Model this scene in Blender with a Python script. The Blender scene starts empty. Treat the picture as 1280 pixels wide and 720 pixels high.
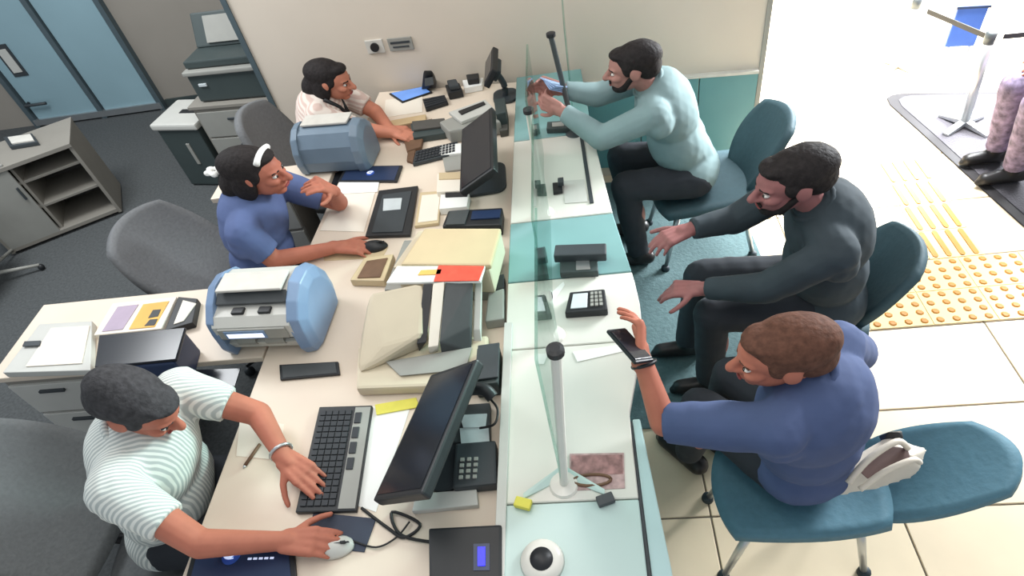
import bpy, bmesh, math, random
from mathutils import Vector, Matrix, noise

random.seed(7)
SC = bpy.context.scene
COL = SC.collection

# ------------------------------------------------------------------ camera
CAM_H = 2.55
cd = bpy.data.cameras.new('camera'); cam = bpy.data.objects.new('camera', cd); COL.objects.link(cam)
RX, UY, BZ = ((0.987225,0.025323,-0.157310),(0.090950,0.721086,0.686850),(0.130827,-0.692383,0.709571))
cam.matrix_world = Matrix(((RX[0], UY[0], BZ[0], 0), (RX[1], UY[1], BZ[1], 0), (RX[2], UY[2], BZ[2], CAM_H), (0, 0, 0, 1)))
cd.sensor_width = 36; cd.lens = 36 * 780 / 1280; cd.clip_start = .02
SC.camera = cam

# ------------------------------------------------------------------ light, exposure
SC.view_settings.view_transform = 'Standard'; SC.view_settings.look = 'None'
SC.view_settings.gamma = 1; SC.view_settings.exposure = 0.0; SC.view_settings.use_curve_mapping = False
wd = bpy.data.worlds.new('room_ambient'); SC.world = wd; wd.use_nodes = True
wd.node_tree.nodes['Background'].inputs[0].default_value = (.86, .93, 1, 1)
wd.node_tree.nodes['Background'].inputs[1].default_value = .62

def area(name, loc, tgt, size, sy, power, col=(1, 1, 1), spread=180):
    l = bpy.data.lights.new(name, 'AREA'); l.shape = 'RECTANGLE'; l.size = size; l.size_y = sy
    l.energy = power; l.color = col; l.spread = math.radians(spread)
    o = bpy.data.objects.new(name, l); COL.objects.link(o); o.location = loc
    o.rotation_euler = (Vector(tgt) - Vector(loc)).to_track_quat('-Z', 'Y').to_euler()
    return o
area('entrance_daylight', (5.6, 6.0, 2.7), (2.3, 4.6, 0), 3.0, 2.0, 680, (.93, .97, 1), 84)
area('lobby_ceiling_light', (2.3, 4.5, 3.1), (2.2, 4.5, 0), 2.2, 1.6, 330, (.98, .99, 1), 84)
area('customer_ceiling_light', (1.9, 1.2, 3.1), (1.7, 1.3, 0), 1.2, 2.0, 15, (1, .95, .86))
area('teller_ceiling_light', (-.75, 1.7, 3.1), (-.8, 1.8, 0), .8, 3.2, 31, (1, .93, .84))
area('staff_ceiling_light', (-3.3, 3.0, 3.1), (-3.3, 3.0, 0), 1.2, 1.2, 85, (.95, .98, 1))

# ------------------------------------------------------------------ materials
MC = {}
def lin(c):
    return tuple(v / 12.92 if v <= .04045 else ((v + .055) / 1.055) ** 2.4 for v in (x / 255 for x in c))
def mat(name, rgb, rough=.6, metal=0, var=.06, scale=18, bump=.0, spec=.4, emit=None, es=1, coat=0):
    if name in MC: return MC[name]
    m = bpy.data.materials.new(name); m.use_nodes = True; nt = m.node_tree; b = nt.nodes['Principled BSDF']
    c = lin(rgb)
    b.inputs['Roughness'].default_value = rough; b.inputs['Metallic'].default_value = metal
    b.inputs['Specular IOR Level'].default_value = spec; b.inputs['Coat Weight'].default_value = coat
    tc = nt.nodes.new('ShaderNodeTexCoord'); nz = nt.nodes.new('ShaderNodeTexNoise'); nz.inputs['Scale'].default_value = scale
    nz.inputs['Detail'].default_value = 4
    nt.links.new(tc.outputs['Object'], nz.inputs['Vector'])
    rp = nt.nodes.new('ShaderNodeValToRGB'); e = rp.color_ramp.elements
    e[0].position = .3; e[1].position = .7
    e[0].color = tuple(max(0, v * (1 - var)) for v in c) + (1,); e[1].color = tuple(min(1, v * (1 + var)) for v in c) + (1,)
    nt.links.new(nz.outputs['Fac'], rp.inputs['Fac']); nt.links.new(rp.outputs['Color'], b.inputs['Base Color'])
    if bump:
        bp = nt.nodes.new('ShaderNodeBump'); bp.inputs['Strength'].default_value = bump; bp.inputs['Distance'].default_value = .01
        nt.links.new(nz.outputs['Fac'], bp.inputs['Height']); nt.links.new(bp.outputs['Normal'], b.inputs['Normal'])
    if emit:
        b.inputs['Emission Color'].default_value = lin(emit) + (1,); b.inputs['Emission Strength'].default_value = es
    MC[name] = m
    return m
def stripe_mat(name, a, bcol, scale, axis, rough=.8, distort=2.0):
    m = mat(name, a, rough); nt = m.node_tree; b = nt.nodes['Principled BSDF']
    tc = nt.nodes.new('ShaderNodeTexCoord'); mp = nt.nodes.new('ShaderNodeMapping'); wv = nt.nodes.new('ShaderNodeTexWave')
    mp.inputs['Rotation'].default_value = axis
    wv.inputs['Scale'].default_value = scale; wv.inputs['Distortion'].default_value = distort; wv.inputs['Detail Scale'].default_value = 1.5
    rp = nt.nodes.new('ShaderNodeValToRGB'); e = rp.color_ramp.elements
    e[0].position = .3; e[1].position = .7; e[0].color = lin(a) + (1,); e[1].color = lin(bcol) + (1,)
    nt.links.new(tc.outputs['Object'], mp.inputs['Vector']); nt.links.new(mp.outputs['Vector'], wv.inputs['Vector'])
    nt.links.new(wv.outputs['Fac'], rp.inputs['Fac']); nt.links.new(rp.outputs['Color'], b.inputs['Base Color'])
    return m
def glass_mat(name, tint, ior=1.5):
    m = bpy.data.materials.new(name); m.use_nodes = True; nt = m.node_tree; nt.nodes.clear()
    o = nt.nodes.new('ShaderNodeOutputMaterial'); mx = nt.nodes.new('ShaderNodeMixShader'); f = nt.nodes.new('ShaderNodeFresnel')
    t = nt.nodes.new('ShaderNodeBsdfTransparent'); g = nt.nodes.new('ShaderNodeBsdfGlossy')
    gm = nt.nodes.new('ShaderNodeNewGeometry'); mr = nt.nodes.new('ShaderNodeMapRange'); mr.inputs[3].default_value = ior; mr.inputs[4].default_value = 1 / ior
    nt.links.new(gm.outputs['Backfacing'], mr.inputs[0]); nt.links.new(mr.outputs[0], f.inputs['IOR'])   # same reflectance from both faces
    t.inputs[0].default_value = lin(tint) + (1,); g.inputs['Roughness'].default_value = .01
    nt.links.new(f.outputs[0], mx.inputs[0]); nt.links.new(t.outputs[0], mx.inputs[1]); nt.links.new(g.outputs[0], mx.inputs[2])
    nt.links.new(mx.outputs[0], o.inputs[0])
    return m

M = dict(
    carpet=mat('carpet', (84, 87, 88), .95, 0, .18, 60, .6, .1),
    tile_a=mat('tile_a', (222, 205, 176), .35, 0, .03, 6), tile_b=mat('tile_b', (216, 199, 171), .38, 0, .03, 7),
    grout=mat('grout', (120, 112, 100), .9), lit_wall=mat('cream_wall_paint', (214, 203, 188), .8, 0, .02, 3, .05),
    grey_wall=mat('grey_wall_paint', (150, 144, 135), .85, 0, .03, 3), frame=mat('dark_frame', (78, 92, 98), .5),
    blue_glass=mat('frosted_blue_glass', (142, 172, 182), .4, 0, .05, 2), trim=mat('trim_white', (205, 202, 194), .6),
    teal_panel=mat('teal_panel', (96, 146, 150), .4, 0, .04, 4), teal_top=mat('teal_counter', (124, 164, 164), .25, 0, .04, 4),
    pale_teal=mat('pale_teal_counter', (186, 208, 203), .25, 0, .03, 4),
    white_top=mat('white_laminate', (216, 215, 206), .3, 0, .02, 5), desk=mat('cream_desktop', (226, 211, 193), .45, 0, .03, 5),
    desk_side=mat('desk_side', (120, 118, 112), .6), black=mat('black_plastic', (34, 36, 39), .45, 0, .12, 12),
    dark=mat('dark_plastic', (56, 62, 66), .5, 0, .1, 9), screen=mat('dark_screen', (30, 33, 40), .18, 0, .05, 4),
    charcoal=mat('charcoal_plastic', (70, 74, 76), .55), beige=mat('beige_plastic', (204, 192, 168), .5, 0, .03, 9),
    beige2=mat('warm_beige_plastic', (206, 186, 150), .5, 0, .03, 9), greyp=mat('grey_plastic', (150, 150, 144), .5, 0, .04, 9),
    lightgrey=mat('light_grey_plastic', (196, 196, 190), .45, 0, .03, 9), silver=mat('silver_metal', (190, 194, 196), .3, .8, .04, 9),
    bluep=mat('blue_grey_plastic', (122, 146, 178), .35, 0, .05, 9), bluep2=mat('slate_blue_plastic', (112, 130, 146), .4, 0, .05, 9),
    navy=mat('navy_plastic', (40, 54, 84), .3, 0, .1, 8), paper=mat('paper', (236, 228, 214), .8, 0, .02, 6),
    paper2=mat('white_paper', (240, 240, 236), .8, 0, .02, 6), kraft=mat('kraft_paper', (205, 180, 140), .8, 0, .06, 9),
    yellow=mat('yellow_paper', (222, 214, 92), .7), orange=mat('orange_print', (226, 178, 96), .7, 0, .1, 9),
    lilac=mat('lilac_print', (176, 160, 178), .7, 0, .1, 9), red=mat('red_print', (226, 84, 64), .6, 0, .15, 30),
    skin=mat('skin', (196, 128, 104), .6, 0, .07, 14, .05, .3), skin_d=mat('tan_skin', (150, 100, 98), .6, 0, .07, 14, .05, .3),
    skin_p=mat('dusky_skin', (168, 122, 112), .6, 0, .07, 14, .05, .3), skin_r=mat('ruddy_skin', (176, 108, 88), .6, 0, .08, 14, .05, .3),
    lip=mat('lip', (146, 66, 64), .5), eyew=mat('eye_white', (220, 215, 208), .3), iris=mat('iris', (40, 28, 24), .2),
    hair=mat('dark_hair', (38, 34, 34), .7, 0, .3, 60, .5, .2), hair_g=mat('charcoal_hair', (58, 58, 60), .75, 0, .3, 60, .5, .2),
    hair_b=mat('brown_hair', (92, 62, 50), .75, 0, .25, 60, .4, .2),
    teal_shirt=mat('pale_teal_shirt', (130, 153, 155), .8, 0, .06, 9, .2), blue_top=mat('blue_top', (84, 100, 142), .85, 0, .08, 9, .25),
    navy_top=mat('denim_blue_shirt', (70, 84, 120), .85, 0, .08, 9, .25), dark_jacket=mat('dark_slate_jacket', (52, 62, 68), .85, 0, .1, 9, .25),
    trousers=mat('dark_trousers', (44, 48, 54), .9, 0, .1, 9, .2), shoe=mat('black_shoe', (28, 27, 27), .4),
    mesh=mat('grey_chair_fabric', (100, 103, 104), .9, 0, .08, 70, .3), mesh2=mat('mid_grey_chair_fabric', (112, 114, 116), .9, 0, .08, 70, .3),
    teal_seat=mat('teal_upholstery', (76, 116, 132), .7, 0, .06, 40, .2), teal_seat2=mat('dark_teal_upholstery', (60, 84, 92), .7, 0, .06, 40, .2),
    chair_edge=mat('chair_edge', (36, 48, 54), .6), mat_grey=mat('entrance_mat', (72, 70, 75), .95, 0, .1, 90, .5),
    mat_edge=mat('mat_border', (34, 32, 34), .8), tact=mat('cream_tactile', (206, 182, 126), .6, 0, .04, 20),
    stud=mat('ochre_stud', (168, 112, 44), .6), bag=mat('cream_bag_leather', (214, 204, 188), .5, 0, .06, 20),
    bag_d=mat('brown_bag_leather', (92, 70, 66), .6, 0, .1, 20), blue_board=mat('blue_board', (56, 92, 168), .5),
    floral=mat('purple_print_fabric', (120, 108, 132), .85, 0, .6, 26), led=mat('blue_led', (40, 40, 220), .3, 0, 0, 9, 0, .4, (40, 40, 255), 1.6),
    lcd=mat('lit_display', (220, 230, 255), .3, 0, 0, 9, 0, .4, (215, 225, 255), 1.2), tab=mat('lit_tablet_screen', (90, 130, 200), .2, 0, .2, 7, 0, .4, (110, 150, 210), .55),
    wood=mat('brown_leather', (110, 82, 62), .6, 0, .15, 20), cable=mat('black_cable', (26, 26, 28), .5), pad=mat('slate_mouse_pad', (62, 68, 82), .85),
    sticker=mat('pale_sticker', (196, 204, 206), .6), rodm=mat('dark_metal_rod', (78, 84, 86), .4, .3), note_blue=mat('pale_blue_note', (150, 176, 212), .8),
    picture2=mat('pink_brown_print', (178, 150, 148), .5, 0, .3, 40),
    picture=mat('brown_print', (150, 112, 110), .5, 0, .5, 34), logo=mat('white_logo', (226, 232, 250), .4, 0, 0, 9, 0, .4, (200, 215, 255), .5),
    logo_bg=mat('blue_logo_disc', (50, 84, 170), .4), keys=mat('dark_keys', (46, 49, 54), .6), ledge=mat('frosted_teal_edge', (176, 204, 204), .3, 0, .03, 5),
    dark_cab=mat('dark_green_grey_metal', (62, 72, 72), .5, 0, .05, 6), cab=mat('grey_cabinet', (138, 134, 126), .6, 0, .04, 6),
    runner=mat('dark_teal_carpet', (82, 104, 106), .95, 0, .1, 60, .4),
    off_white=mat('soft_white_shirt', (222, 208, 198), .85, 0, .05, 10, .2), shade=mat('inner_cabinet', (82, 80, 76), .8),
)
M['stripe'] = stripe_mat('striped_shirt_fabric', (216, 220, 214), (172, 180, 178), 27, (0, .15, 1.05), .85, .5)
M['stripe2'] = stripe_mat('cream_and_pink_stripe', (226, 214, 204), (206, 182, 172), 16, (.1, 1.2, .3), .85, .5)
M['glass'] = glass_mat('teller_glass', (225, 243, 238), 1.5)

# ------------------------------------------------------------------ builders
def root(name, label, cat, loc=(0, 0, 0), rz=0, group=None, kind=None):
    o = bpy.data.objects.new(name, None); COL.objects.link(o); o.empty_display_size = .1
    o.location = loc; o.rotation_euler = (0, 0, rz)
    if kind: o['kind'] = kind
    else: o['label'] = label; o['category'] = cat
    if group: o['group'] = group
    return o
def tag(o, label, cat, group=None):
    o['label'] = label; o['category'] = cat
    if group: o['group'] = group
    return o
def top_of(o):
    while o.parent: o = o.parent
    return o
def obj(name, bm, m, parent=None, world=False, smooth=False, label=None, kind=None):
    """link a bmesh as one object; world=True: coordinates are world ones and the (unrotated) parent's location is taken off"""
    if world and parent:
        bmesh.ops.translate(bm, verts=bm.verts, vec=-Vector(top_of(parent).location))
    me = bpy.data.meshes.new(name)
    if smooth:
        for f in bm.faces: f.smooth = True
    bm.normal_update(); bm.to_mesh(me); bm.free()
    for k in (m if isinstance(m, (list, tuple)) else [m]): me.materials.append(k)
    o = bpy.data.objects.new(name, me); COL.objects.link(o)
    if parent: o.parent = parent
    if label: o['label'] = label
    if kind: o['kind'] = kind
    return o
def NB(): return bmesh.new()
def merge(bm, other):
    me = bpy.data.meshes.new('tmp'); other.to_mesh(me); other.free(); bm.from_mesh(me); bpy.data.meshes.remove(me); return bm
def prism(bm, pts, z0, z1, bev=0, seg=2):
    """vertical prism over a polygon, z0/z1 numbers"""
    t = bmesh.new()
    a = [t.verts.new((p[0], p[1], z0)) for p in pts]; b = [t.verts.new((p[0], p[1], z1)) for p in pts]
    n = len(pts); t.faces.new(a[::-1]); t.faces.new(b)
    for i in range(n): t.faces.new((a[i], a[(i + 1) % n], b[(i + 1) % n], b[i]))
    bmesh.ops.recalc_face_normals(t, faces=t.faces)
    if bev: bmesh.ops.bevel(t, geom=t.edges[:], offset=bev, segments=seg, affect='EDGES', profile=.6)
    return merge(bm, t)
def hull(bm, pts, bev=0, seg=2):
    t = bmesh.new(); vs = [t.verts.new(p) for p in pts]
    r = bmesh.ops.convex_hull(t, input=vs); 
    bmesh.ops.dissolve_limit(t, angle_limit=.02, verts=t.verts, edges=t.edges)
    bmesh.ops.recalc_face_normals(t, faces=t.faces)
    if bev: bmesh.ops.bevel(t, geom=t.edges[:], offset=bev, segments=seg, affect='EDGES', profile=.6)
    return merge(bm, t)
def box(bm, c, s, rz=0, bev=0, mx=None):
    t = bmesh.new(); bmesh.ops.create_cube(t, size=1)
    bmesh.ops.scale(t, vec=s, verts=t.verts)
    if bev: bmesh.ops.bevel(t, geom=t.edges[:], offset=bev, segments=2, affect='EDGES', profile=.6)
    m = Matrix.Translation(c) @ Matrix.Rotation(rz, 4, 'Z')
    if mx is not None: m = Matrix.Translation(c) @ mx
    bmesh.ops.transform(t, matrix=m, verts=t.verts)
    return merge(bm, t)
def lathe(bm, prof, c=(0, 0, 0), n=24, mx=None):
    t = bmesh.new(); rings = []
    for r_, z in prof:
        rings.append([t.verts.new((r_ * math.cos(2 * math.pi * i / n), r_ * math.sin(2 * math.pi * i / n), z)) for i in range(n)])
    for a, b in zip(rings, rings[1:]):
        for i in range(n): t.faces.new((a[i], a[(i + 1) % n], b[(i + 1) % n], b[i]))
    t.faces.new(rings[0][::-1]); t.faces.new(rings[-1])
    bmesh.ops.remove_doubles(t, verts=t.verts, dist=1e-5)
    bmesh.ops.recalc_face_normals(t, faces=t.faces)
    m = Matrix.Translation(c)
    if mx is not None: m = m @ mx
    bmesh.ops.transform(t, matrix=m, verts=t.verts)
    return merge(bm, t)
def tube(bm, pts, r_, n=10, r1=None):
    t = bmesh.new(); P = [Vector(p) for p in pts]; rings = []
    for i, p in enumerate(P):
        d = (P[min(i + 1, len(P) - 1)] - P[max(i - 1, 0)]).normalized()
        q = d.to_track_quat('Z', 'Y'); rr = r_ if r1 is None else r_ + (r1 - r_) * i / (len(P) - 1)
        rings.append([t.verts.new(p + q @ Vector((rr * math.cos(2 * math.pi * k / n), rr * math.sin(2 * math.pi * k / n), 0))) for k in range(n)])
    for a, b in zip(rings, rings[1:]):
        for i in range(n): t.faces.new((a[i], a[(i + 1) % n], b[(i + 1) % n], b[i]))
    t.faces.new(rings[0][::-1]); t.faces.new(rings[-1])
    bmesh.ops.recalc_face_normals(t, faces=t.faces)
    return merge(bm, t)
def spline(pts, n=6):
    P = [Vector(p) for p in pts]; out = []
    for i in range(len(P) - 1):
        p0, p1, p2, p3 = P[max(i - 1, 0)], P[i], P[i + 1], P[min(i + 2, len(P) - 1)]
        for k in range(n):
            t = k / n
            out.append(.5 * ((2 * p1) + (p2 - p0) * t + (2 * p0 - 5 * p1 + 4 * p2 - p3) * t * t + (3 * p1 - p0 - 3 * p2 + p3) * t ** 3))
    return out + [P[-1]]
def rrect(hx, hy, r_, n=5):
    pts = []
    for cx, cy, a in ((hx - r_, hy - r_, 0), (-hx + r_, hy - r_, 90), (-hx + r_, -hy + r_, 180), (hx - r_, -hy + r_, 270)):
        for k in range(n + 1):
            t = math.radians(a + 90 * k / n); pts.append((cx + r_ * math.cos(t), cy + r_ * math.sin(t)))
    return pts
def xf(pts, c, rz):
    co, si = math.cos(rz), math.sin(rz)
    return [(c[0] + x * co - y * si, c[1] + x * si + y * co) for x, y in pts]
def shell(bm, fn, th, nu=14, nv=14, sq=.45):
    """rounded plate: fn(u,v) with u,v in -1..1 gives the surface; thickness along the normal"""
    def sqm(u, v):   # square to rounded square
        return (u * math.sqrt(1 - sq * v * v * .5), v * math.sqrt(1 - sq * u * u * .5))
    t = bmesh.new(); top = []; bot = []
    for i in range(nu + 1):
        ra = []; rb = []
        for j in range(nv + 1):
            u, v = sqm(-1 + 2 * i / nu, -1 + 2 * j / nv); e = 1e-3
            p = Vector(fn(u, v)); du = Vector(fn(u + e, v)) - p; dv = Vector(fn(u, v + e)) - p; n = du.cross(dv).normalized()
            ra.append(t.verts.new(p + n * th / 2)); rb.append(t.verts.new(p - n * th / 2))
        top.append(ra); bot.append(rb)
    for i in range(nu):
        for j in range(nv):
            t.faces.new((top[i][j], top[i + 1][j], top[i + 1][j + 1], top[i][j + 1]))
            t.faces.new((bot[i][j], bot[i][j + 1], bot[i + 1][j + 1], bot[i + 1][j]))
    loop = [(i, 0) for i in range(nu)] + [(nu, j) for j in range(nv)] + [(i, nv) for i in range(nu, 0, -1)] + [(0, j) for j in range(nv, 0, -1)]
    for k in range(len(loop)):
        a, b = loop[k], loop[(k + 1) % len(loop)]
        t.faces.new((top[a[0]][a[1]], bot[a[0]][a[1]], bot[b[0]][b[1]], top[b[0]][b[1]]))
    bmesh.ops.recalc_face_normals(t, faces=t.faces)
    return merge(bm, t)
def dup(src, loc, rz, label, name=None):
    r_ = src.copy(); COL.objects.link(r_); r_.location = loc; r_.rotation_euler = (0, 0, rz); r_['label'] = label
    for ch in list(src.children):
        c = ch.copy(); COL.objects.link(c); c.parent = r_
        for g in ch.children:
            d = g.copy(); COL.objects.link(d); d.parent = c
    return r_
def slab(name, pts, z0, z1, m, label, cat, bev=.002, group=None):
    bm = NB(); prism(bm, pts, z0, z1, bev); return tag(obj(name, bm, m), label, cat, group)

# ================================================================== SETTING
# floor of the customer side: every ceramic tile a piece of its own
bm = NB(); prism(bm, [(-.32, .1), (6.7, .1), (6.7, 7.6), (-.32, 7.6)], -.06, -.006)
floor = obj('floor', bm, M['grout'], kind='structure')
TX, TY, GAP = .71, .44, .007
bm = NB(); prism(bm, [(GAP / 2, GAP / 2), (TX - GAP / 2, GAP / 2), (TX - GAP / 2, TY - GAP / 2), (GAP / 2, TY - GAP / 2)], -.02, 0, .0025, 1)
t0 = obj('tile', bm, M['tile_a'], floor)
t1 = t0.copy(); t1.data = t0.data.copy(); t1.data.materials[0] = M['tile_b']; COL.objects.link(t1)
first = True
for i in range(-1, 9):
    for j in range(-2, 15):
        x, y = .38 + TX * i, 1.1 + TY * j
        if x < -.34: continue
        if (i, j) == (0, 0): t = t0
        elif (i, j) == (1, 0): t = t1
        else:
            t = (t0 if (i * 7 + j * 3) % 5 < 3 else t1).copy(); COL.objects.link(t)
        t.parent = floor; t.location = (x, y, random.uniform(-.0008, 0))
bm = NB(); prism(bm, [(-8.5, -.5), (-.32, -.5), (-.32, 5.35), (-8.5, 5.35)], -.06, 0)
obj('floor_carpet', bm, M['carpet'], kind='structure')

# the lit cream wall behind the tellers, with teal wainscot on the customer side
WL = lambda x: 3.46 - .107 * (x - .1)
def wall_poly(x0, x1, d0, d1): return [(x0, WL(x0) + d0), (x1, WL(x1) + d0), (x1, WL(x1) + d1), (x0, WL(x0) + d1)]
bm = NB(); prism(bm, wall_poly(-1.97, 1.03, 0, .14), 0, 3.2)
wall = obj('wall_back', bm, M['lit_wall'], kind='structure')
bm = NB(); prism(bm, wall_poly(-2.0, -1.965, -.012, .15), 0, 3.2); obj('trim_1', bm, M['frame'], kind='structure')
bm = NB(); prism(bm, wall_poly(1.025, 1.05, -.012, .15), 0, 3.2); obj('trim_2', bm, M['greyp'], kind='structure')
for k, (a, b_) in enumerate(((.06, .37), (.376, .70), (.706, 1.02))):
    bm = NB(); prism(bm, wall_poly(a, b_, -.025, -.001), .08, .67, .003); w_ = obj('wainscot_panel', bm, M['teal_panel'], wall)
bm = NB(); prism(bm, wall_poly(.06, 1.02, -.034, -.001), .672, .69, .003); obj('wainscot_cap', bm, M['trim'], wall)
# further back: grey wall with a frosted blue glass door and side panel
bm = NB(); prism(bm, [(-8.5, 5.35), (-1.9, 5.35), (-1.9, 5.5), (-8.5, 5.5)], 0, 3.2)
obj('wall_far_left', bm, M['grey_wall'], kind='structure')
bm = NB(); prism(bm, [(-1.97, 3.83), (-1.83, 3.83), (-1.83, 5.35), (-1.97, 5.35)], 0, 3.2); obj('wall_return', bm, M['lit_wall'], kind='structure')
bm = NB()
for x in (-5.28, -4.55, -3.93): box(bm, (x, 5.32, 1.25), (.05, .06, 2.5))
box(bm, (-4.6, 5.32, 2.53), (1.42, .06, .08))
door = obj('door_1', bm, M['frame'], kind='structure')
bm = NB(); box(bm, (-4.91, 5.325, 1.24), (.64, .03, 2.46), 0, .004); obj('door_leaf', bm, M['blue_glass'], door)
bm = NB(); box(bm, (-4.24, 5.325, 1.24), (.54, .03, 2.46), 0, .004); obj('glass_panel', bm, M['blue_glass'], door)
bm = NB(); tube(bm, [(-5.20, 5.31, .25), (-5.20, 5.25, .25), (-4.98, 5.25, .25)], .014); obj('door_handle', bm, M['dark'], door, smooth=True)
bm = NB(); box(bm, (-5.06, 5.305, .66), (.14, .012, .3), 0, .003); sg = obj('door_sign', bm, M['dark'], door)
bm = NB(); box(bm, (-5.06, 5.297, .66), (.09, .008, .22), 0, .002); obj('sign_face', bm, M['lightgrey'], sg)
bm = NB(); box(bm, (-4.6, 5.31, .05), (1.36, .05, .06)); obj('threshold', bm, M['silver'], door)
bm = NB(); prism(bm, [(-3.89, 5.33), (-1.98, 5.33), (-1.98, 5.35), (-3.89, 5.35)], 0, .08); obj('baseboard_far_left', bm, M['dark_cab'], kind='structure')
# lobby end wall far off
bm = NB(); prism(bm, [(-1.83, 7.5), (6.7, 7.5), (6.7, 7.6), (-1.83, 7.6)], 0, 3.2); obj('wall_lobby', bm, M['trim'], kind='structure')

# wall socket and small notice on the cream wall
s_ = root('wall_socket', 'small black wall socket beside a faint notice above the far desk', 'socket', (-1.16, WL(-1.16), 1.03))
bm = NB(); box(bm, (0, -.006, 0), (.11, .012, .08), -.107, .003); obj('plate', bm, M['trim'], s_)
bm = NB(); lathe(bm, [(.0, -.004), (.026, -.004), (.026, .01), (0, .01)], (0, -.016, 0), 16, Matrix.Rotation(math.pi / 2, 4, 'X')); obj('socket_face', bm, M['black'], s_)
s_ = root('wall_notice', 'faint pale notice strip fixed on the cream wall right of the socket', 'notice', (-1.0, WL(-1.0), 1.03))
bm = NB(); box(bm, (0, -.006, 0), (.15, .01, .075), -.107, .002); obj('plate', bm, M['greyp'], s_)
bm = NB(); box(bm, (0, -.012, .012), (.12, .006, .012), -.107); obj('text_line', bm, M['dark'], s_)
bm = NB(); box(bm, (0, -.012, -.014), (.1, .006, .008), -.107); obj('text_line', bm, M['dark'], s_)

# ================================================================== COUNTER
ctr = root('service_counter', 'long service counter of white and teal sections between staff and customers', 'counter', (0, 0, 0))
def redge(y):
    K = [(.3, .066), (.6, .068), (1.1, .072), (1.40, .15), (1.55, .16), (1.7, .152), (2.09, .106), (2.75, .058), (3.45, .035)]
    for (a, va), (b_, vb) in zip(K, K[1:]):
        if y <= b_: return va + (vb - va) * max(0, (y - a) / (b_ - a))
    return K[-1][1]
for y0, y1, m_ in ((.32, .815, 'pale_teal'), (.819, 1.395, 'white_top'), (1.399, 1.735, 'white_top'), (1.74, 2.10, 'teal_top'), (2.105, 2.745, 'white_top'), (2.75, 3.42, 'teal_top')):
    n = 6; ys = [y0 + (y1 - y0) * k / n for k in range(n + 1)]
    pts = [(-.34, y0), ] + [(redge(y), y) for y in ys] + [(-.34, y1)]
    bm = NB(); prism(bm, pts, .765, .80, .003, 1); obj('top_section', bm, M[m_], ctr)
for k, (y0, y1) in enumerate(((.32, 1.39), (1.40, 2.09), (2.10, 2.74), (2.75, 3.40))):
    bm = NB(); prism(bm, [(-.06, y0), (-.02, y0), (-.02, y1), (-.06, y1)], 0, .764); obj('front_panel', bm, M['teal_panel'] if k != 0 else M['ledge'], ctr)
bm = NB(); prism(bm, [(.080, .34), (.135, .34), (.135, .62), (.105, 1.09), (.080, 1.09)], .70, .785, .006); obj('front_ledge', bm, M['ledge'], ctr)
bm = NB(); prism(bm, [(.069, .34), (.079, .34), (.079, 1.08), (.072, 1.08)], .745, .788); obj('edge_groove', bm, M['dark'], ctr)
bm = NB(); prism(bm, [(-.07, .34), (.07, .34), (.07, 1.05), (-.07, 1.05)], .68, .72); obj('ledge_bracket', bm, M['ledge'], ctr)
bm = NB(); prism(bm, [(-.345, .5), (-.315, .5), (-.315, 1.52), (-.345, 1.52)], .80, .812, .002); obj('top_rail', bm, M['lightgrey'], ctr)
bm = NB(); prism(bm, [(.012, 2.18), (.03, 2.18), (.012, 2.7), (-.005, 2.7)], .8, .805); obj('cable_groove', bm, M['dark'], ctr)

# teller screens: upright glass panes with posts standing on the counter
GH = .62
def screen(name, label, x, y0, y1, posts, h=GH):
    g = root(name, label, 'glass screen', (x, (y0 + y1) / 2, .8006), 0, 'teller glass screens')
    cy = (y0 + y1) / 2
    bm = NB(); box(bm, (0, 0, h / 2 + .012), (.008, y1 - y0, h)); obj('pane', bm, M['glass'], g)
    for py, m_, hh, lx, ly in posts:
        bm = NB(); tube(bm, [(.001, py - cy, .0), (lx, py - cy + ly, hh)], .013, 12); p = obj('post', bm, M[m_], g, smooth=False)
        bm = NB(); lathe(bm, [(0, 0), (.021, 0), (.021, .016), (.012, .02), (0, .02)], (lx, py - cy + ly, hh), 14); obj('post_cap', bm, M['black'], p)
        bm = NB(); lathe(bm, [(0, 0), (.045, 0), (.04, .008), (.016, .014), (0, .014)], (.001, py - cy, 0), 18); obj('foot', bm, M[m_], p)
    return g
g1 = screen('glass_screen', 'nearest glass screen with a post coloured white for reflected light standing on the counter', -.145, .86, 1.40, ((.87, 'white_top', .635, .045, 0.0),))  # near post: reflected light put into its colour as plain white
bm = NB()
for sx in (-1, 1): hull(bm, [(0, -.215, 0), (0, -.20, .012), (sx * .12, -.30, 0), (sx * .12, -.285, .01), (sx * .12, -.30, .008), (0, -.24, 0)])
obj('foot_bracket', bm, M['pale_teal'], g1)
for sx, m_ in ((-1, 'yellow'), (1, 'charcoal')):
    bm = NB(); box(bm, (sx * .12, -.258 - .06, .012), (.05, .03, .02), .3 * sx, .004); obj('clip', bm, M[m_], g1)
screen('glass_screen', 'second glass screen from the near end beside the two card terminals', -.165, 1.44, 2.08, ((1.45, 'white_top', .2, .001, 0),), .55)
screen('glass_screen', 'third glass screen from the near end with a pale slim post', -.19, 2.13, 2.60, ((2.15, 'white_top', .5, .001, 0),), .55)
screen('glass_screen', 'farthest glass screen with a dark upright rod at its near end', -.03, 2.93, 3.38, ((2.755, 'rodm', .52, -.06, -.02),), .45)

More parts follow.
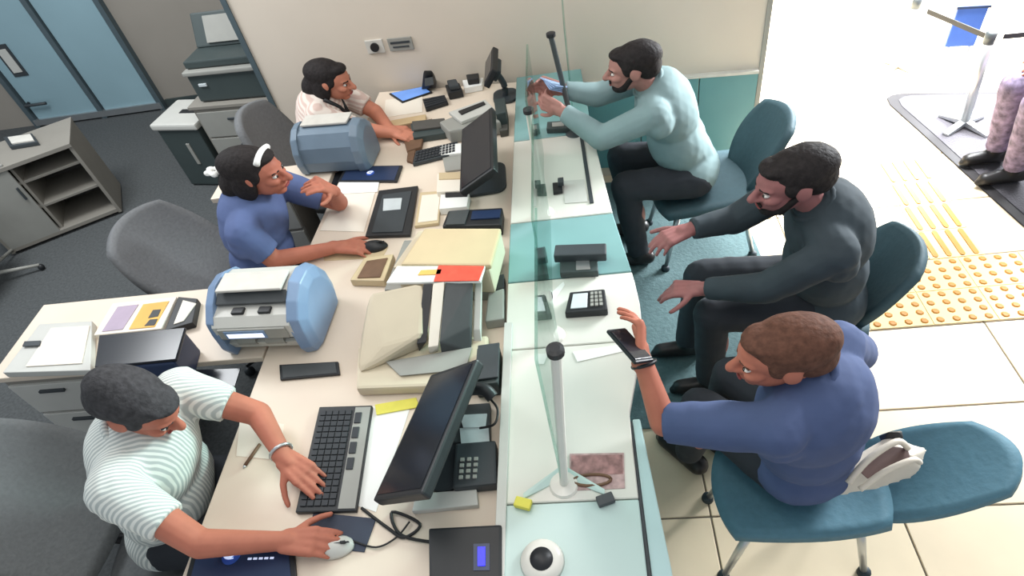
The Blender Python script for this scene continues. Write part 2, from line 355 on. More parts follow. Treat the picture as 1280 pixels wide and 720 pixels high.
# ================================================================== STAFF DESKS
dk = root('teller_desk', 'long cream teller desk running along the staff side of the counter', 'desk', (0, 0, 0))
bm = NB(); prism(bm, [(-1.325, .35), (-.345, .35), (-.345, 3.46), (-1.22, 3.57), (-1.325, 1.9)], .72, .75, .004); obj('worktop', bm, M['desk'], dk)
for y in (.45, 1.45, 2.5, 3.35):
    bm = NB(); prism(bm, [(-1.0, y), (-.36, y), (-.36, y + .03), (-1.0, y + .03)], 0, .72); obj('leg_panel', bm, M['desk_side'], dk)
bm = NB(); prism(bm, [(-.40, .36), (-.37, .36), (-.37, 3.4), (-.40, 3.4)], .2, .719); obj('modesty_panel', bm, M['desk_side'], dk)
def side_unit(label, x0, x1, y0, y1, rz=0):
    d = root('side_unit', label, 'side desk', ((x0 + x1) / 2, (y0 + y1) / 2, 0), rz, 'side units between the tellers')
    hx, hy = (x1 - x0) / 2, (y1 - y0) / 2
    bm = NB(); box(bm, (0, 0, .735), (2 * hx, 2 * hy, .03), 0, .004); obj('worktop', bm, M['desk'], d)
    bm = NB(); box(bm, (-hx + .22, 0, .36), (.4, 2 * hy - .04, .718)); c = obj('pedestal', bm, M['cab'], d)
    for k in range(3):
        bm = NB(); box(bm, (-hx + .22, -hy + .014, .14 + .22 * k), (.38, .016, .2), 0, .003); dr = obj('drawer', bm, M['lightgrey'], d)
        bm = NB(); box(bm, (-hx + .22, -hy + .0, .2 + .22 * k), (.12, .014, .012)); obj('handle', bm, M['dark'], dr)
    return d
side_unit('side unit carrying papers between the near teller and the second teller', -2.58, -1.335, 1.50, 1.93)
side_unit('side unit under the second counting machine, behind the blue topped teller', -2.0, -1.335, 2.63, 2.86)
side_unit('side unit cut by the bottom left edge of the frame', -2.5, -1.335, .38, .66)

# ---------------------------------------------------------------- near teller's things
def swirl_logo(par, c, r_, rz=0):
    bm = NB(); lathe(bm, [(0, 0), (r_, 0), (r_, .002), (0, .002)], c, 28); obj('logo_disc', bm, M['logo_bg'], par)
    bm = NB(); pts = []
    for k in range(22):
        a = k / 21 * math.pi * 1.55 + .4; rr = r_ * .62
        pts.append((c[0] + rr * 1.15 * math.cos(a), c[1] + rr * .7 * math.sin(a), c[2] + .004))
    tube(bm, pts, r_ * .16, 8, r_ * .06); tube(bm, [(c[0] - r_ * .5, c[1] - .1 * r_, c[2] + .004), (c[0], c[1] - r_ * .3, c[2] + .004), (c[0] + r_ * .6, c[1] + .1 * r_, c[2] + .004)], r_ * .2, 8, r_ * .05)
    obj('logo_swirl', bm, M['logo'], par, smooth=True)
def centre(pts): return (sum(p[0] for p in pts) / len(pts), sum(p[1] for p in pts) / len(pts))
def tablet(label, pts, m_, z=.75, logo=None):
    c = centre(pts); q = [(x - c[0], y - c[1]) for x, y in pts]
    t = root('tablet', label, 'tablet', (c[0], c[1], z))
    bm = NB(); prism(bm, q, .001, .012, .003); obj('body', bm, M['black'], t)
    bm = NB(); prism(bm, [(x * .9, y * .88) for x, y in q], .0105, .0135); obj('screen', bm, M[m_], t)
    return t
t = tablet('dark blue tablet with a white swirl emblem at the bottom edge of the desk', [(-1.313, 0.743), (-0.977, 0.731), (-0.931, 0.605), (-1.299, 0.615)], 'navy')
swirl_logo(t, (-.045, .04, .0135), .03)
bm = NB()
for k in range(5): box(bm, (.02 + .018 * k, .026, .0145), (.012, .006, .002))
obj('lettering', bm, M['logo'], t)
kp = [(-1.020, 1.232), (-0.819, 1.223), (-0.798, 0.834), (-1.001, 0.838)]
c = centre(kp); kb = root('keyboard', 'black keyboard with a pale grey key strip under the near teller\'s left hand', 'keyboard', (c[0], c[1], .75))
q = [(x - c[0], y - c[1]) for x, y in kp]
bm = NB(); prism(bm, q, .001, .018, .004); obj('body', bm, M['black'], kb)
def lerp2(a, b_, t): return (a[0] + (b_[0] - a[0]) * t, a[1] + (b_[1] - a[1]) * t)
def quad(q, u, v): return lerp2(lerp2(q[0], q[1], u), lerp2(q[3], q[2], u), v)   # u: left-right, v: far-near
def qcell(q, u0, u1, v0, v1): return [quad(q, u0, v0), quad(q, u1, v0), quad(q, u1, v1), quad(q, u0, v1)]
bm = NB(); prism(bm, qcell(q, .70, .98, .02, .98), .017, .020); obj('key_strip', bm, M['greyp'], kb, label='pale grey strip')
bm = NB()
for i in range(5):
    for j in range(16):
        prism(bm, qcell(q, .06 + .12 * i, .06 + .12 * i + .1, .05 + .057 * j, .05 + .057 * j + .046), .0175, .0225)
obj('keys', bm, M['keys'], kb, kind='stuff')
for j in range(4):
    bm = NB(); prism(bm, qcell(q, .72, .84, .08 + .15 * j, .19 + .15 * j), .019, .024, .001, 1); obj('function_key', bm, M['keys'], kb)
# mouse pad, mouse, held under the right hand
slab('mouse_pad', [(-0.946, 0.843), (-0.733, 0.813), (-0.752, 0.711), (-0.949, 0.737)], .7505, .755, M['pad'], 'dark slate mouse pad below the near keyboard', 'mouse pad')
def mouse(label, c, rz, m_='lightgrey', z=.755):
    o = root('mouse', label, 'mouse', (c[0], c[1], z), rz)
    bm = NB(); bmesh.ops.create_uvsphere(bm, u_segments=20, v_segments=12, radius=1)
    for v in bm.verts:
        v.co = Vector((v.co.x * .062, v.co.y * .036, max(0, v.co.z) * .034 * (1 - .25 * v.co.x)))
    obj('shell', bm, M[m_], o, smooth=True)
    bm = NB(); box(bm, (.035, 0, .029), (.016, .007, .012), 0, .002); obj('scroll_wheel', bm, M['black'], o)
    bm = NB(); box(bm, (.028, 0, .0275), (.05, .0016, .01)); obj('button_seam', bm, M['dark'], o)
    return o
mouse('pale mouse in the near teller\'s right hand', (-0.847, 0.727), .1)
# phone lying on desk
pp = [(-1.242, 1.446), (-0.998, 1.439), (-0.977, 1.377), (-1.216, 1.372)]; c = centre(pp)
ph = root('mobile_phone', 'black mobile phone lying flat near the counting machine', 'phone', (c[0], c[1], .75)); q = [(x - c[0], y - c[1]) for x, y in pp]
bm = NB(); prism(bm, q, .001, .012, .004); obj('body', bm, M['black'], ph)
bm = NB(); prism(bm, [(x * .9, y * .8) for x, y in q], .011, .0135); obj('screen', bm, M['charcoal'], ph)
# pen
bm = NB(); p0, p1 = Vector((-1.211, 1.100, 0.757)), Vector((-1.240, 1.019, 0.757))
o = root('pen', 'short dark pen lying on the desk beside the near teller\'s arm', 'pen', (p0.x, p0.y, .757))
tube(bm, [(0, 0, 0), p1 - p0], .006, 8); obj('barrel', bm, M['wood'], o, smooth=True)
bm = NB(); d = (p1 - p0); tube(bm, [d, d * 1.12], .006, 8, .001); obj('tip', bm, M['silver'], o, smooth=True)
slab('paper_sheet', [(-0.832, 1.229), (-0.680, 1.227), (-0.739, 0.835), (-0.806, 0.859)], .7505, .752, M['paper2'], 'long white sheet between the near keyboard and the near monitor', 'paper', 0)
slab('yellow_strip', [(-0.815, 1.233), (-0.664, 1.251), (-0.647, 1.210), (-0.801, 1.189)], .7525, .757, M['yellow'], 'narrow yellow paper strip above the near keyboard', 'paper strip')
slab('paper_slip', [(-1.333, 1.227), (-1.147, 1.179), (-1.119, 1.036), (-1.290, 1.062)], .7505, .7515, M['paper'], 'cream paper slip lying under the near teller\'s left forearm', 'paper', 0)
# white bracket item and cables
def cable(name, label, pts, r_=.005, m_='cable'):
    bm = NB(); tube(bm, spline(pts), r_, 8); return tag(obj(name, bm, M[m_], smooth=True), label, 'cable')
cable('cable', 'black cable looping from the near monitor foot to the black box', [(-0.786, 0.847, 0.758), (-0.689, 0.780, 0.757), (-0.633, 0.749, 0.757), (-0.589, 0.788, 0.757), (-0.684, 0.830, 0.757), (-0.647, 0.759, 0.757), (-0.545, 0.731, 0.757)])
cable('cable', 'thin dark cable running right from the near mouse', [(-0.796, 0.745, 0.758), (-0.716, 0.723, 0.757), (-0.658, 0.750, 0.757), (-0.623, 0.797, 0.757)], .003)
slab('white_cord_tray', [(-0.610, 0.878), (-0.417, 0.884), (-0.408, 0.832), (-0.615, 0.821)], .7505, .775, M['lightgrey'], 'white plastic tray lying behind the foot of the near monitor', 'tray', .004)
# black device with blue LED
dp = [(-0.542, 0.748), (-0.325, 0.750), (-0.318, 0.556), (-0.517, 0.561)]; c = centre(dp); q = [(x - c[0], y - c[1]) for x, y in dp]
dv = root('black_terminal', 'black box with a glowing blue light at the bottom of the desk', 'terminal', (c[0], c[1], .75))
bm = NB(); prism(bm, q, .001, .07, .008); obj('body', bm, M['black'], dv)
bm = NB(); prism(bm, qcell(q, .62, .84, .28, .66), .0695, .072); obj('display_window', bm, M['navy'], dv)
bm = NB(); prism(bm, qcell(q, .68, .78, .33, .60), .071, .0745); obj('blue_light', bm, M['led'], dv, label='glowing blue light')
# round white speaker plate at the near counter end
o = root('webcam_puck', 'white round plate with a dark centre at the near end of the counter', 'device', (-0.211, 0.649, 0.800))
bm = NB(); lathe(bm, [(0, 0), (.062, 0), (.058, .012), (.035, .02), (0, .02)], n=28); obj('base', bm, M['white_top'], o, smooth=True)
bm = NB(); lathe(bm, [(0, .018), (.032, .018), (.032, .022), (0, .0225)], n=24); obj('lens', bm, M['black'], o, smooth=True)

# monitors, tilted back towards the tellers
def monitor(label, A, B, C, D, notes=(), foot=.11):
    """A far and B near end of the lower edge, C far and D near end of the upper edge"""
    A, B, C, D = (Vector(p) for p in (A, B, C, D))
    lo, up = (A + B) / 2, (C + D) / 2
    w = ((A - B).length + (C - D).length) / 2
    y = (A - B).normalized(); z = (up - lo); z = z - z.dot(y) * y; h = z.length; z.normalize(); x = y.cross(z)
    R_ = Matrix((x, y, z)).transposed().to_4x4()
    o = root('monitor', label, 'monitor', (lo.x, lo.y, .75), 0, 'teller monitors')
    T_ = Matrix.Translation((0, 0, lo.z - .75)) @ R_
    def part(name, c, s, m_, bev=0):
        bm = NB(); box(bm, c, s, 0, bev); bmesh.ops.transform(bm, matrix=T_, verts=bm.verts); return obj(name, bm, M[m_], o)
    part('casing', (0, 0, h / 2), (.036, w, h), 'black', .008)
    part('screen', (-.018, 0, h / 2), (.004, w - .035, h - .03), 'screen')
    part('rear_housing', (.032, 0, h / 2), (.034, w * .55, h * .6), 'dark', .01)
    for (yy, zz, s) in notes: part('sticky_note', (.051, yy, zz), (.002, s, s * .8), 'sticker')
    hp = T_ @ Vector((.03, 0, h * .4)); fx = Vector((x.x, x.y, 0)).normalized() * .08
    bm = NB(); tube(bm, spline([(fx.x, fx.y, .012), (fx.x * 1.05, fx.y * 1.05, hp.z * .5), hp]), .018, 12); obj('stand', bm, M['dark'], o, smooth=True)
    bm = NB(); prism(bm, xf(rrect(foot, foot * 1.1, .05), (fx.x, fx.y), math.atan2(x.y, x.x)), .001, .018, .004); obj('foot', bm, M['dark'], o)
    return o
monitor('nearest monitor, dark and tilted back, right of the near keyboard', (-0.571, 1.279, 0.850), (-0.705, 0.799, 0.850), (-0.402, 1.105, 0.990), (-0.529, 0.693, 0.990))
monitor('second monitor, dark, standing beyond the beige printers', (-0.588, 2.804, 0.880), (-0.550, 2.204, 0.880), (-0.378, 2.409, 0.980), (-0.369, 1.953, 0.980), ((.06, .09, .09),))
monitor('farthest monitor, narrow and dark before the cream wall', (-0.493, 3.451, 0.900), (-0.485, 3.134, 0.900), (-0.423, 3.195, 0.990), (-0.416, 2.952, 0.990), (), .07)

def lump(name, label, cat, parts, loc=None, group=None):
    """parts: (partname, points list (world), material, bevel)"""
    P0 = Vector(parts[0][1][0]) if loc is None else Vector(loc)
    o = root(name, label, cat, (P0.x, P0.y, .75), 0, group)
    for pn, pts, m_, bev in parts:
        bm = NB(); hull(bm, [Vector(p) for p in pts], bev); obj(pn, bm, M[m_], o, world=True)
    return o
def blk(pxs, z0, z1):
    return [(x, y, z0) for x, y in pxs] + [(x, y, z1) for x, y in pxs]

# second counting machine etc. below; beside the near monitor:
o = root('telephone', 'black desk telephone with its round handset behind the near monitor', 'telephone', (-0.447, 1.040, 0.750))
bm = NB(); prism(bm, [(p[0], p[1]) for p in ((-0.491, 1.032), (-0.359, 1.035), (-0.348, 0.886), (-0.487, 0.878))], .752, .80, .008); obj('base', bm, M['dark'], o, world=True)
bm = NB(); tube(bm, spline([(-0.487, 1.177, 0.840), (-0.449, 1.195, 0.860), (-0.394, 1.191, 0.860), (-0.367, 1.170, 0.840)]), .022, 12); obj('handset', bm, M['black'], o, world=True, smooth=True)
bm = NB(); prism(bm, [(p[0], p[1]) for p in ((-0.500, 1.189), (-0.388, 1.189), (-0.381, 1.048), (-0.503, 1.044))], .752, .785, .005); obj('cradle', bm, M['charcoal'], o, world=True)
bm = NB()
for i in range(3):
    for j in range(4):
        box(bm, Vector((-0.442, 0.940, 0.803)) + Vector((.022 * i - .02, .02 * j - .03, 0)), (.013, .012, .006), 0, .001)
obj('keys', bm, M['greyp'], o, world=True, kind='stuff')
for lab, q in (('white card leaning behind the near monitor, upper one', ((-0.489, 1.143), (-0.394, 1.142), (-0.397, 1.090), (-0.472, 1.093))), ('white card behind the near monitor, lower one with a dark edge', ((-0.485, 1.094), (-0.388, 1.093), (-0.380, 1.030), (-0.474, 1.028)))):
    slab('card', q, .7855, .792 if 'upper' in lab else .789, M['sticker'], lab, 'card', .001)
cable('cable', 'dark cable loop behind the white cards at the glass screen', [(-0.411, 1.076, 0.810), (-0.357, 1.069, 0.840), (-0.349, 1.123, 0.840), (-0.374, 1.168, 0.830)], .004)

# beige printers
o = lump('printer', 'beige passbook printer with a red and white label on its front', 'printer', [
    ('body', blk(((-0.707, 1.966), (-0.353, 1.920), (-0.387, 1.685), (-0.784, 1.756)), .80, .93), 'beige', .012),
    ('lid', blk(((-0.669, 1.945), (-0.347, 1.894), (-0.379, 1.687), (-0.740, 1.742)), .93, .955), 'beige2', .008),
    ('base', blk(((-0.819, 2.067), (-0.386, 2.012), (-0.412, 1.693), (-0.860, 1.766)), .752, .80), 'greyp', .006),
    ('label_plate', blk(((-0.752, 1.734), (-0.400, 1.686), (-0.414, 1.608), (-0.782, 1.647)), .942, .954), 'paper2', .002)], (-0.622, 1.987, 0.750))
lump('label_sticker', 'red and orange sticker lying on the white flap of the beige printer', 'sticker', [
    ('print', blk(((-0.583, 1.711), (-0.403, 1.682), (-0.420, 1.608), (-0.592, 1.626)), .9545, .958), 'red', 0), ('orange_band', blk(((-0.650, 1.694), (-0.568, 1.687), (-0.571, 1.662), (-0.659, 1.669)), .9545, .958), 'orange', 0)])
o = lump('paper_tray', 'small brown slotted tray attached left of the beige printers', 'tray', [
    ('frame', blk(((-0.993, 1.988), (-0.859, 1.994), (-0.874, 1.829), (-1.031, 1.854)), .752, .79), 'beige2', .006),
    ('slot', blk(((-0.973, 1.959), (-0.880, 1.966), (-0.895, 1.850), (-0.996, 1.859)), .788, .795), 'wood', 0)])
lump('cheque_scanner', 'beige cheque scanner with upright dark slots, nearest of the beige machines', 'scanner', [
    ('base', blk(((-0.913, 1.469), (-0.407, 1.477), (-0.390, 1.256), (-0.880, 1.276)), .752, .80), 'beige', .012),
    ('front_body', [(-0.908, 1.524, 0.800), (-0.888, 1.333, 0.800), (-0.734, 1.399, 0.800), (-0.619, 1.455, 0.800), (-0.851, 1.625, 0.930), (-0.633, 1.637, 0.950), (-0.634, 1.430, 0.880), (-0.785, 1.409, 0.860)], 'beige', .014),
    ('track_slot', [(-0.634, 1.625, 0.950), (-0.597, 1.624, 0.950), (-0.620, 1.415, 0.860), (-0.655, 1.411, 0.860), (-0.648, 1.545, 0.790), (-0.668, 1.430, 0.790)], 'black', .003),
    ('divider', [(-0.595, 1.619, 0.955), (-0.550, 1.622, 0.955), (-0.576, 1.403, 0.850), (-0.614, 1.400, 0.850), (-0.593, 1.422, 0.790), (-0.625, 1.411, 0.790)], 'paper', .003),
    ('rear_block', [(-0.551, 1.627, 0.950), (-0.442, 1.642, 0.950), (-0.461, 1.473, 0.860), (-0.571, 1.410, 0.860), (-0.465, 1.410, 0.790), (-0.578, 1.399, 0.790)], 'charcoal', .006),
    ('side_rail', [(-0.443, 1.683, 0.930), (-0.415, 1.680, 0.930), (-0.429, 1.471, 0.840), (-0.453, 1.474, 0.840), (-0.431, 1.444, 0.790), (-0.462, 1.447, 0.790)], 'lightgrey', .003),
    ('output_tray', [(-0.781, 1.377, 0.815), (-0.460, 1.412, 0.815), (-0.477, 1.317, 0.810), (-0.717, 1.311, 0.810), (-0.787, 1.387, 0.802), (-0.463, 1.423, 0.802), (-0.480, 1.323, 0.802), (-0.721, 1.317, 0.802)], 'greyp', .003)], (-0.659, 1.422, 0.750))
lump('device_box', 'dark grey green box wedged between the beige scanner and the counter', 'box', [
    ('body', blk(((-0.438, 1.394), (-0.357, 1.405), (-0.355, 1.238), (-0.438, 1.232)), .752, .83), 'dark_cab', .006),
    ('lid', blk(((-0.432, 1.397), (-0.354, 1.403), (-0.353, 1.253), (-0.431, 1.247)), .831, .842), 'dark', .003)])
lump('cable_bundle', 'grey and black gear beside the beige printer at the counter edge', 'equipment', [
    ('bar', blk(((-0.404, 1.785), (-0.358, 1.793), (-0.355, 1.712), (-0.412, 1.701)), .752, .80), 'black', .004),
    ('bracket', blk(((-0.418, 1.693), (-0.355, 1.712), (-0.349, 1.551), (-0.423, 1.544)), .752, .80), 'greyp', .006)])

# ------------------------------------------------------------- banknote counting machines
def counting_machine(label, c, rz, lit=True, front='lightgrey', side='bluep', w=.36, d=.30, h=.27):
    """front faces local -Y, width along X; curved side profile in YZ"""
    o = root('counting_machine', label, 'counting machine', (c[0], c[1], .752), rz, 'banknote counting machines')
    prof = [(-.02, .03), (-.135, .032), (-.15, .075), (-.095, .092), (-.10, .115), (-.165, .12), (-.165, .185), (-.135, .215), (-.075, .225), (-.055, .262), (.02, .272), (.09, .25), (.14, .18), (.155, .09), (.14, .02), (.05, .0), (-.06, .0)]
    prof = [(y * d / .30, z * h / .27) for y, z in prof]
    t = NB(); vs = [[t.verts.new((sx * (w / 2 - .02), y, z)) for y, z in prof] for sx in (-1, 1)]
    n = len(prof)
    for i in range(n): t.faces.new((vs[0][i], vs[0][(i + 1) % n], vs[1][(i + 1) % n], vs[1][i]))
    t.faces.new(vs[0]); t.faces.new(vs[1][::-1])
    bmesh.ops.recalc_face_normals(t, faces=t.faces)
    obj('body', t, M[front], o)
    for sx in (-1, 1):       # rounded side shells
        sp = [(-.15, .0), (-.17, .05), (-.15, .10), (-.168, .14), (-.158, .20), (-.10, .25), (-.03, .285), (.05, .28), (.12, .24), (.165, .16), (.172, .08), (.15, .01), (.06, -.002)]
        t = NB(); pts = []
        for y, z in sp:
            y *= d / .30; z *= h / .27
            pts += [(sx * (w / 2 - .03), y, max(0, z)), (sx * (w / 2 + .012), y * .93, max(0, z * .95)), (sx * (w / 2 + .03), y * .72, max(.01, z * .8))]
        hull(t, pts, .006); obj('side_shell', t, M[side], o, label='blue side shell' if side == 'bluep' else None)
    bm = NB(); box(bm, (0, -.168 * d / .3, .153), (w - .08, .012, .055), 0, .004); pn = obj('control_panel', bm, M['greyp'], o)
    if lit:
        bm = NB(); box(bm, (-.03, -.176 * d / .3, .15), (.15, .006, .024), 0, .002); obj('display', bm, M['lcd'], pn, label='lit white display')
        bm = NB(); box(bm, (-.03, -.1745 * d / .3, .153), (.17, .006, .042), 0, .002); obj('display_bezel', bm, M['bluep'], pn)
    bm = NB(); box(bm, (0, -.07 * d / .3, .245 * h / .27), (w - .07, .05, .018), 0, .004, Matrix.Rotation(.45, 4, 'X')); hp = obj('hopper', bm, M['charcoal'], o)
    for sx in (-.05, .06):
        bm = NB(); box(bm, (sx, -.115 * d / .3, .222 * h / .27), (.05, .03, .014), 0, .004); obj('roller', bm, M['black'], hp)
    bm = NB(); box(bm, (0, -.12 * d / .3, .075), (w - .09, .03, .05), 0, .004); tr = obj('stacker', bm, M['dark'], o)
    for sx in (-.07, .05):
        bm = NB(); lathe(bm, [(0, -.04), (.026, -.04), (.026, .04), (0, .04)], (sx, -.13 * d / .3, .08), 12, Matrix.Rotation(math.pi / 2, 4, 'Y')); obj('stacker_wheel', bm, M['greyp'], tr)
    bm = NB(); box(bm, (0, -.02, .283 * h / .27), (w - .09, .10, .012), .0, .004); obj('top_lid', bm, M['trim'], o)
    return o
counting_machine('near banknote counting machine with a lit white display and blue sides', (-1.285, 1.66), -.06)
counting_machine('far slate blue banknote counting machine seen between the two far tellers', (-1.30, 2.83), math.pi - .10, False, 'bluep2', 'bluep2', .35, .23, .24)

# ------------------------------------------------------------- papers and folders on the first side unit
o = lump('document_tray', 'flat white document tray of papers on the left of the side unit', 'tray', [
    ('tray', blk(((-2.477, 1.770), (-2.208, 1.759), (-2.060, 1.476), (-2.485, 1.502)), .7515, .785), 'lightgrey', .004),
    ('paper', blk(((-2.391, 1.733), (-2.198, 1.726), (-2.118, 1.514), (-2.384, 1.522)), .786, .79), 'paper', 0),
    ('clip', blk(((-2.472, 1.660), (-2.391, 1.656), (-2.382, 1.629), (-2.466, 1.633)), .7905, .797), 'dark', 0)])
lump('magazine', 'printed folder in cream, lilac and orange lying on the side unit', 'folder', [
    ('cover', blk(((-2.158, 1.858), (-1.843, 1.860), (-1.836, 1.673), (-2.152, 1.671)), .752, .785), 'paper', .003),
    ('lilac_print', blk(((-2.116, 1.829), (-2.015, 1.832), (-2.021, 1.688), (-2.118, 1.685)), .7852, .788), 'lilac', 0),
    ('orange_print', blk(((-1.990, 1.829), (-1.867, 1.834), (-1.869, 1.685), (-1.989, 1.685)), .7852, .788), 'orange', 0),
    ('photo_patch', blk(((-1.922, 1.786), (-1.883, 1.786), (-1.879, 1.744), (-1.923, 1.739)), .7881, .7895), 'black', 0),
    ('photo_patch', blk(((-1.910, 1.729), (-1.873, 1.729), (-1.871, 1.693), (-1.920, 1.694)), .7881, .7895), 'black', 0)])
lump('folder', 'black and white folder leaning next to the near counting machine', 'folder', [
    ('cover', blk(((-1.835, 1.859), (-1.733, 1.836), (-1.697, 1.693), (-1.812, 1.661)), .752, .785), 'black', .003),
    ('sheet', blk(((-1.797, 1.830), (-1.724, 1.802), (-1.742, 1.703), (-1.781, 1.689)), .7852, .789), 'paper', 0)])
lump('navy_box', 'dark navy box file behind the near teller\'s head', 'box', [
    ('box', blk(((-1.990, 1.555), (-1.620, 1.557), (-1.587, 1.389), (-1.917, 1.382)), .7525, .89), 'navy', .008),
    ('lid', blk(((-1.979, 1.554), (-1.604, 1.555), (-1.575, 1.395), (-1.910, 1.389)), .891, .905), 'screen', .003)])
slab('dark_pad', [(-1.664, 1.463), (-1.408, 1.451), (-1.401, 1.363), (-1.599, 1.372)], .7505, .754, M['screen'], 'dark brown pad at the desk edge beside the near teller\'s left sleeve', 'desk pad')

# ------------------------------------------------------------- second teller's things
slab('paper_sheet', [(-1.244, 2.594), (-1.052, 2.613), (-1.051, 2.212), (-1.282, 2.259)], .7505, .753, M['paper'], 'large cream sheet on the desk before the second teller', 'paper', 0)
slab('paper_sheet', [(-1.272, 2.666), (-1.048, 2.637), (-1.038, 2.514), (-1.264, 2.535)], .7535, .756, M['paper2'], 'white folded sheet above the large cream sheet', 'paper', 0)
t = tablet('dark navy tablet with a small white emblem in front of the second teller', [(-1.260, 2.770), (-0.935, 2.713), (-0.944, 2.575), (-1.275, 2.638)], 'navy')
swirl_logo(t, (.0, .0, .0135), .022)
o = lump('clipboard', 'black folder with a white label lying beside the second teller\'s sheets', 'folder', [
    ('cover', blk(((-1.025, 2.504), (-0.822, 2.506), (-0.811, 2.137), (-1.029, 2.160)), .753, .77), 'black', .003),
    ('inner', blk(((-0.995, 2.460), (-0.848, 2.465), (-0.850, 2.160), (-0.999, 2.177)), .7702, .773), 'dark', 0),
    ('label', blk(((-0.984, 2.423), (-0.889, 2.413), (-0.883, 2.325), (-0.971, 2.328)), .7732, .775), 'sticker', 0)])
lump('note_pad', 'beige note pad beside the black folder', 'note pad', [
    ('pad', blk(((-0.804, 2.451), (-0.694, 2.444), (-0.684, 2.201), (-0.798, 2.197)), .752, .768), 'beige2', .002),
    ('sheet', blk(((-0.791, 2.423), (-0.699, 2.419), (-0.692, 2.219), (-0.784, 2.217)), .7682, .77), 'paper', 0)])
lump('white_box', 'cream card box before the foot of the second monitor', 'box', [
    ('box', blk(((-0.720, 2.545), (-0.581, 2.531), (-0.569, 2.381), (-0.707, 2.394)), .752, .80), 'paper', .003),
    ('flap', blk(((-0.710, 2.543), (-0.583, 2.525), (-0.583, 2.472), (-0.704, 2.489)), .8005, .806), 'beige2', 0)])
lump('white_box', 'white card box just nearer than the cream one', 'box', [
    ('box', blk(((-0.689, 2.385), (-0.546, 2.365), (-0.551, 2.270), (-0.684, 2.275)), .752, .79), 'paper2', .003),
    ('band', blk(((-0.664, 2.386), (-0.554, 2.373), (-0.555, 2.342), (-0.661, 2.355)), .7905, .796), 'black', 0)])
lump('desk_printer', 'low dark printer behind the far side of the beige printer', 'printer', [
    ('body', blk(((-0.629, 2.224), (-0.376, 2.203), (-0.379, 2.082), (-0.647, 2.115)), .752, .815), 'black', .008),
    ('panel', blk(((-0.512, 2.192), (-0.381, 2.181), (-0.386, 2.126), (-0.516, 2.136)), .8155, .822), 'navy', 0),
    ('tray', blk(((-0.618, 2.210), (-0.528, 2.206), (-0.542, 2.108), (-0.630, 2.117)), .8155, .822), 'charcoal', 0)])
mouse('dark mouse under the second teller\'s hand', (-0.974, 2.091), .05, 'black', .753)
slab('mouse_pad', [(-1.226, 2.115), (-0.911, 2.085), (-0.926, 2.018), (-1.207, 2.037)], .7505, .7525, M['beige2'], 'beige mouse pad beneath the second teller\'s hand', 'mouse pad')

# clutter between second and far teller
def keyboard(label, q, m_='dark'):
    c = centre(q); o = root('keyboard', label, 'keyboard', (c[0], c[1], .75)); q = [(x - c[0], y - c[1]) for x, y in q]
    bm = NB(); prism(bm, q, .002, .022, .004); obj('body', bm, M[m_], o)
    bm = NB()
    for i in range(12):
        for j in range(4): prism(bm, qcell(q, .04 + .077 * i, .04 + .077 * i + .06, .08 + .22 * j, .08 + .22 * j + .17), .0215, .027)
    obj('keys', bm, M['keys'], o, kind='stuff'); return o
keyboard('dark keyboard lying before the second monitor', [(-0.876, 2.818), (-0.652, 2.861), (-0.643, 2.754), (-0.877, 2.701)])
lump('wallet', 'brown leather wallet left of the dark keyboard', 'wallet', [
    ('flap', blk(((-0.970, 2.970), (-0.850, 2.991), (-0.850, 2.850), (-0.925, 2.821)), .752, .775), 'wood', .006),
    ('strap', blk(((-0.924, 2.851), (-0.880, 2.857), (-0.879, 2.723), (-0.917, 2.745)), .752, .768), 'wood', .003)])
lump('paper_stack', 'small stack of white slips before the second monitor', 'papers', [
    ('stack', blk(((-0.743, 2.843), (-0.629, 2.833), (-0.621, 2.742), (-0.741, 2.746)), .752, .775), 'paper2', .002),
    ('top_slip', blk(((-0.729, 2.765), (-0.615, 2.741), (-0.613, 2.614), (-0.696, 2.616)), .752, .762), 'greyp', .002)])
lump('folder', 'long brown folder on the far part of the desk', 'folder', [
    ('cover', blk(((-1.084, 3.101), (-0.826, 3.143), (-0.818, 3.073), (-1.070, 3.016)), .752, .764), 'wood', .002),
    ('sheet', blk(((-1.073, 3.168), (-0.867, 3.188), (-0.859, 3.126), (-1.062, 3.097)), .752, .772), 'kraft', .002)])
slab('paper_sheet', [(-1.159, 3.455), (-0.925, 3.442), (-0.900, 3.252), (-1.133, 3.246)], .7505, .753, M['paper'], 'cream sheet lying in front of the far teller', 'paper', 0)
t = tablet('lit blue tablet on the desk in front of the far teller', [(-1.145, 3.515), (-0.924, 3.545), (-0.864, 3.460), (-1.042, 3.383)], 'tab')
keyboard('small dark keypad beside the lit blue tablet', [(-0.910, 3.369), (-0.775, 3.381), (-0.746, 3.291), (-0.875, 3.242)], 'black')
lump('card_terminal', 'upright dark card terminal at the far end of the desk', 'card terminal', [
    ('body', [(-0.931, 3.489, 0.770), (-0.840, 3.484, 0.770), (-0.878, 3.425, 0.900), (-0.820, 3.428, 0.900), (-0.867, 3.422, 0.920), (-0.818, 3.408, 0.920), (-0.931, 3.586, 0.760), (-0.849, 3.584, 0.760)], 'black', .004),
    ('keypad', [(-0.887, 3.443, 0.820), (-0.833, 3.448, 0.820), (-0.876, 3.424, 0.870), (-0.828, 3.430, 0.870), (-0.884, 3.405, 0.830), (-0.831, 3.410, 0.830)], 'charcoal', .001)])
lump('telephone', 'black telephone at the far end of the desk near the cream wall', 'telephone', [
    ('base', blk(((-0.774, 3.450), (-0.687, 3.455), (-0.659, 3.362), (-0.745, 3.347)), .752, .80), 'black', .006),
    ('handset', blk(((-0.757, 3.447), (-0.699, 3.450), (-0.672, 3.367), (-0.730, 3.363)), .801, .83), 'dark', .008)])
